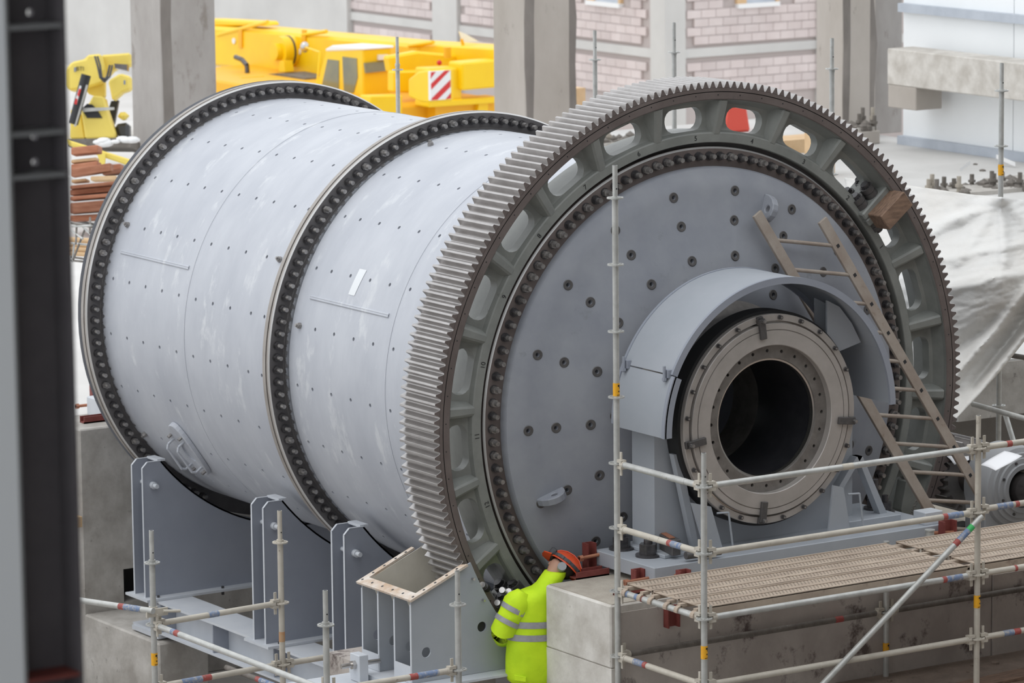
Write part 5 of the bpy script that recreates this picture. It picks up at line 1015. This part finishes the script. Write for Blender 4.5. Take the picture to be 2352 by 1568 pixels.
for (x0, y0), (x1, y1) in (((163, 512), (215, 522)), ((165, 520), (210, 518)), ((176, 520), (174, 560)), ((207, 500), (207, 535)), ((195, 527), (168, 596)), ((163, 530), (190, 548)), ((163, 558), (205, 562)), ((170, 560), (166, 600)), ((185, 515), (210, 540)), ((163, 590), (198, 595)), ((163, 598), (196, 601))): MB().cyl(at(x0, y0, D=45), at(x1, y1, D=44.6), 0.012, 8).obj('bar', 'galv_old' if random.random() < .6 else 'galv', rb_)
for i, y in enumerate((548, 558, 569, 580)): tag(MB().cyl(at(140, y, D=46.0), at(215, y + 5, D=46.0), 0.028, 12).obj('pole', 'wood_pale', smooth=40), ('topmost', 'second', 'third', 'lowest')[i] + ' pale round pole in the heap behind the steel bars at left', 'pole', 'pale poles behind the steel bars')
# brackets on the rear pier top
channel(at(208, 938, Z=-1.13).x, at(208, 938, Z=-1.13).y, -1.128, 0.22, 'x', 0.08, 0.05, 'upright dark red bracket on top of the tall pier at left', ((at(200, 930, Z=-1.05).x - 0.12, at(200, 930, Z=-1.05).y, -1.05), (at(200, 930, Z=-1.05).x + 0.25, at(200, 930, Z=-1.05).y, -1.05)), True)
q = at(205, 977, Z=-1.13); channel(q.x, q.y + 0.1, -1.128, 0.35, 'x', 0.09, 0.06, 'dark red steel channel lying on top of the tall pier at left')
tag(MB().box(-1.35, -0.9, 7.75, 8.1, -1.128, -0.95).obj('sole_plate', 'beam_paint', bevel=0.01), 'grey corner of the far bearing sole plate on the tall pier', 'plate')
# ================================================================== things on the back slab
def studs(cx, cy, cz, w_, d_, n, label, seed, hm=0.25):
    rn = random.Random(seed); s = thing('anchor_bolt_group', label, 'anchor bolts', (cx, cy, cz)); m = MB()
    for k in range(46):
        r = rn.uniform(0.03, 0.09); m.sphere((cx + rn.uniform(-w_, w_), cy + rn.uniform(-d_, d_), cz + r * 0.5), r, 6, sz=rn.uniform(0.5, 1.2))
    tag(m.obj('grout_rubble', 'galv_old', s), kind='stuff')
    MB().box(cx - w_, cx + w_, cy - d_, cy + d_, cz, cz + 0.05).obj('base', 'concrete', s)
    for k in range(n):
        x, y = cx + rn.uniform(-w_, w_) * 0.95, cy + rn.uniform(-d_, d_) * 0.9; h = rn.uniform(0.6, 1.0) * hm
        MB().cyl((x, y, cz), (x, y, cz + h), 0.028, 10).cyl((x, y, cz + h * 0.45), (x, y, cz + h * 0.6), 0.05, 6).obj('stud', 'galv_old' if k % 4 else 'concrete_top', s)
q = at(2240, 440, Z=-0.6); studs(q.x, q.y, -0.6, 0.75, 0.35, 11, 'rough group of anchor studs in dark grout on the slab above the tarpaulin', 11)
q = at(1425, 330, Z=-0.6); studs(q.x, q.y, -0.6, 0.5, 0.25, 5, 'anchor studs on the slab seen through a slot of the gear left of the top', 12)
q = at(2345, 425, Z=-0.6); tag(MB().box(q.x - 0.35, q.x + 0.5, q.y - 0.3, q.y + 0.3, -0.6, -0.52).obj('concrete_pad', 'concrete'), 'low concrete pad on the slab at the right edge', 'pad')
q = at(1985, 322, Z=-0.6); tag(MB().box(q.x - 0.45, q.x - 0.08, q.y - 0.45, q.y - 0.05, -0.6, -0.42).obj('concrete_pier', 'column_tan', bevel=0.01), 'small concrete pier at the foot of the right column', 'pier')
studs(q.x - 0.26, q.y - 0.25, -0.42, 0.16, 0.16, 4, 'anchor studs in grout on top of the small pier', 14, 0.3)
q = at(1688, 305, Z=-0.6); MBb = MB().prism([(q.x - 0.2, q.y, -0.6), (q.x + 0.28, q.y, -0.6), (q.x + 0.16, q.y, 0.02), (q.x - 0.08, q.y, 0.02)], (0, 0.4, 0)).obj('road_barrier', 'barrier_red', bevel=0.03); tag(MBb, 'red plastic barrier on the slab seen through a slot at the top of the gear', 'barrier')
q = at(1832, 352, Z=-0.6); tag(MB().box(q.x - 0.5, q.x + 0.5, q.y, q.y + 0.5, -0.6, -0.42).obj('timber_board', 'wood_pale'), 'tan timber boards on the slab seen through a gear slot', 'board')
q = at(1903, 405, Z=-0.6); tag(MB().box(q.x - 0.15, q.x + 0.1, q.y, q.y + 0.3, -0.6, 0.0).obj('timber_post', 'wood_pale'), 'orange timber post on the slab seen through the slot above the joint nuts', 'post')
q = at(1330, 240, D=64); tag(MB().box(q.x - 0.12, q.x + 0.12, q.y, q.y + 0.3, -1.17, at(1330, 202, D=64).z).obj('orange_crate', 'wood_pale'), 'orange timber crate at the right foot of the middle concrete column', 'crate')  # plain box for the orange crate
q = at(1245, 268, D=63); m = MB()
for k in range(14): m.sphere(q + Vector((random.uniform(-0.6, 0.6), random.uniform(-0.2, 0.2), random.uniform(-0.2, 0.0))), random.uniform(0.1, 0.22), 8)
tag(m.obj('rubble_heap', 'timber_red'), kind='stuff', label='reddish rubble heap behind the gear left of centre', cat='rubble')
for i, (a_, b_, lab) in enumerate((((2205, 395), (2228, 378), 'white plastic strip standing by the anchor studs on the slab'), ((2288, 364), (2332, 382), 'white plastic strip lying on the slab near the white wall'))):
    p0, p1 = at(*a_, Z=-0.5), at(*b_, Z=-0.45 if i == 0 else -0.58)
    tag(MB().prism([p0, p1, p1 + Vector((0, 0, 0.05)), p0 + Vector((0, 0, 0.05))], (0.02, 0.02, 0)).obj('plastic_strip', 'white'), lab, 'strip')
rn = random.Random(3); m = MB()
for k in range(60):
    p = Vector((rn.uniform(5.2, 15.2), rn.uniform(4, 16), -0.595)); m.sphere(p, rn.uniform(0.015, 0.05), 6, sz=0.5)
tag(m.obj('debris', 'galv_old'), 'small bits of debris scattered on the concrete slab', 'debris', kind='stuff')
m = MB(); 
for k in range(260):
    p = Vector((rn.uniform(0.4, 5), rn.uniform(-4.5, -1.4), -2.015)); m.sphere(p, rn.uniform(0.01, 0.04), 6, sz=0.6)
tag(m.obj('gravel', 'dirt'), 'dirt and gravel on the ground at the foot of the dirty plinth', 'gravel', kind='stuff')
for i, (x, y, L_, an) in enumerate(((1.6, -2.0, 1.5, 0.1), (2.1, -2.35, 1.8, -0.05), (2.6, -1.85, 1.2, 0.15))):
    o = tag(MB().box(-L_ / 2, L_ / 2, -0.1, 0.1, 0, 0.04).obj('dirty_board', 'wood', bevel=0.004), ('muddy board nearest the dirty plinth on the ground at bottom right', 'muddy board farthest from the plinth on the ground at bottom right', 'muddy board between the two others on the ground at bottom right')[i if i != 2 else 2], 'board'); o.location = (x, y, -2.02); o.rotation_euler = (0, 0, an)
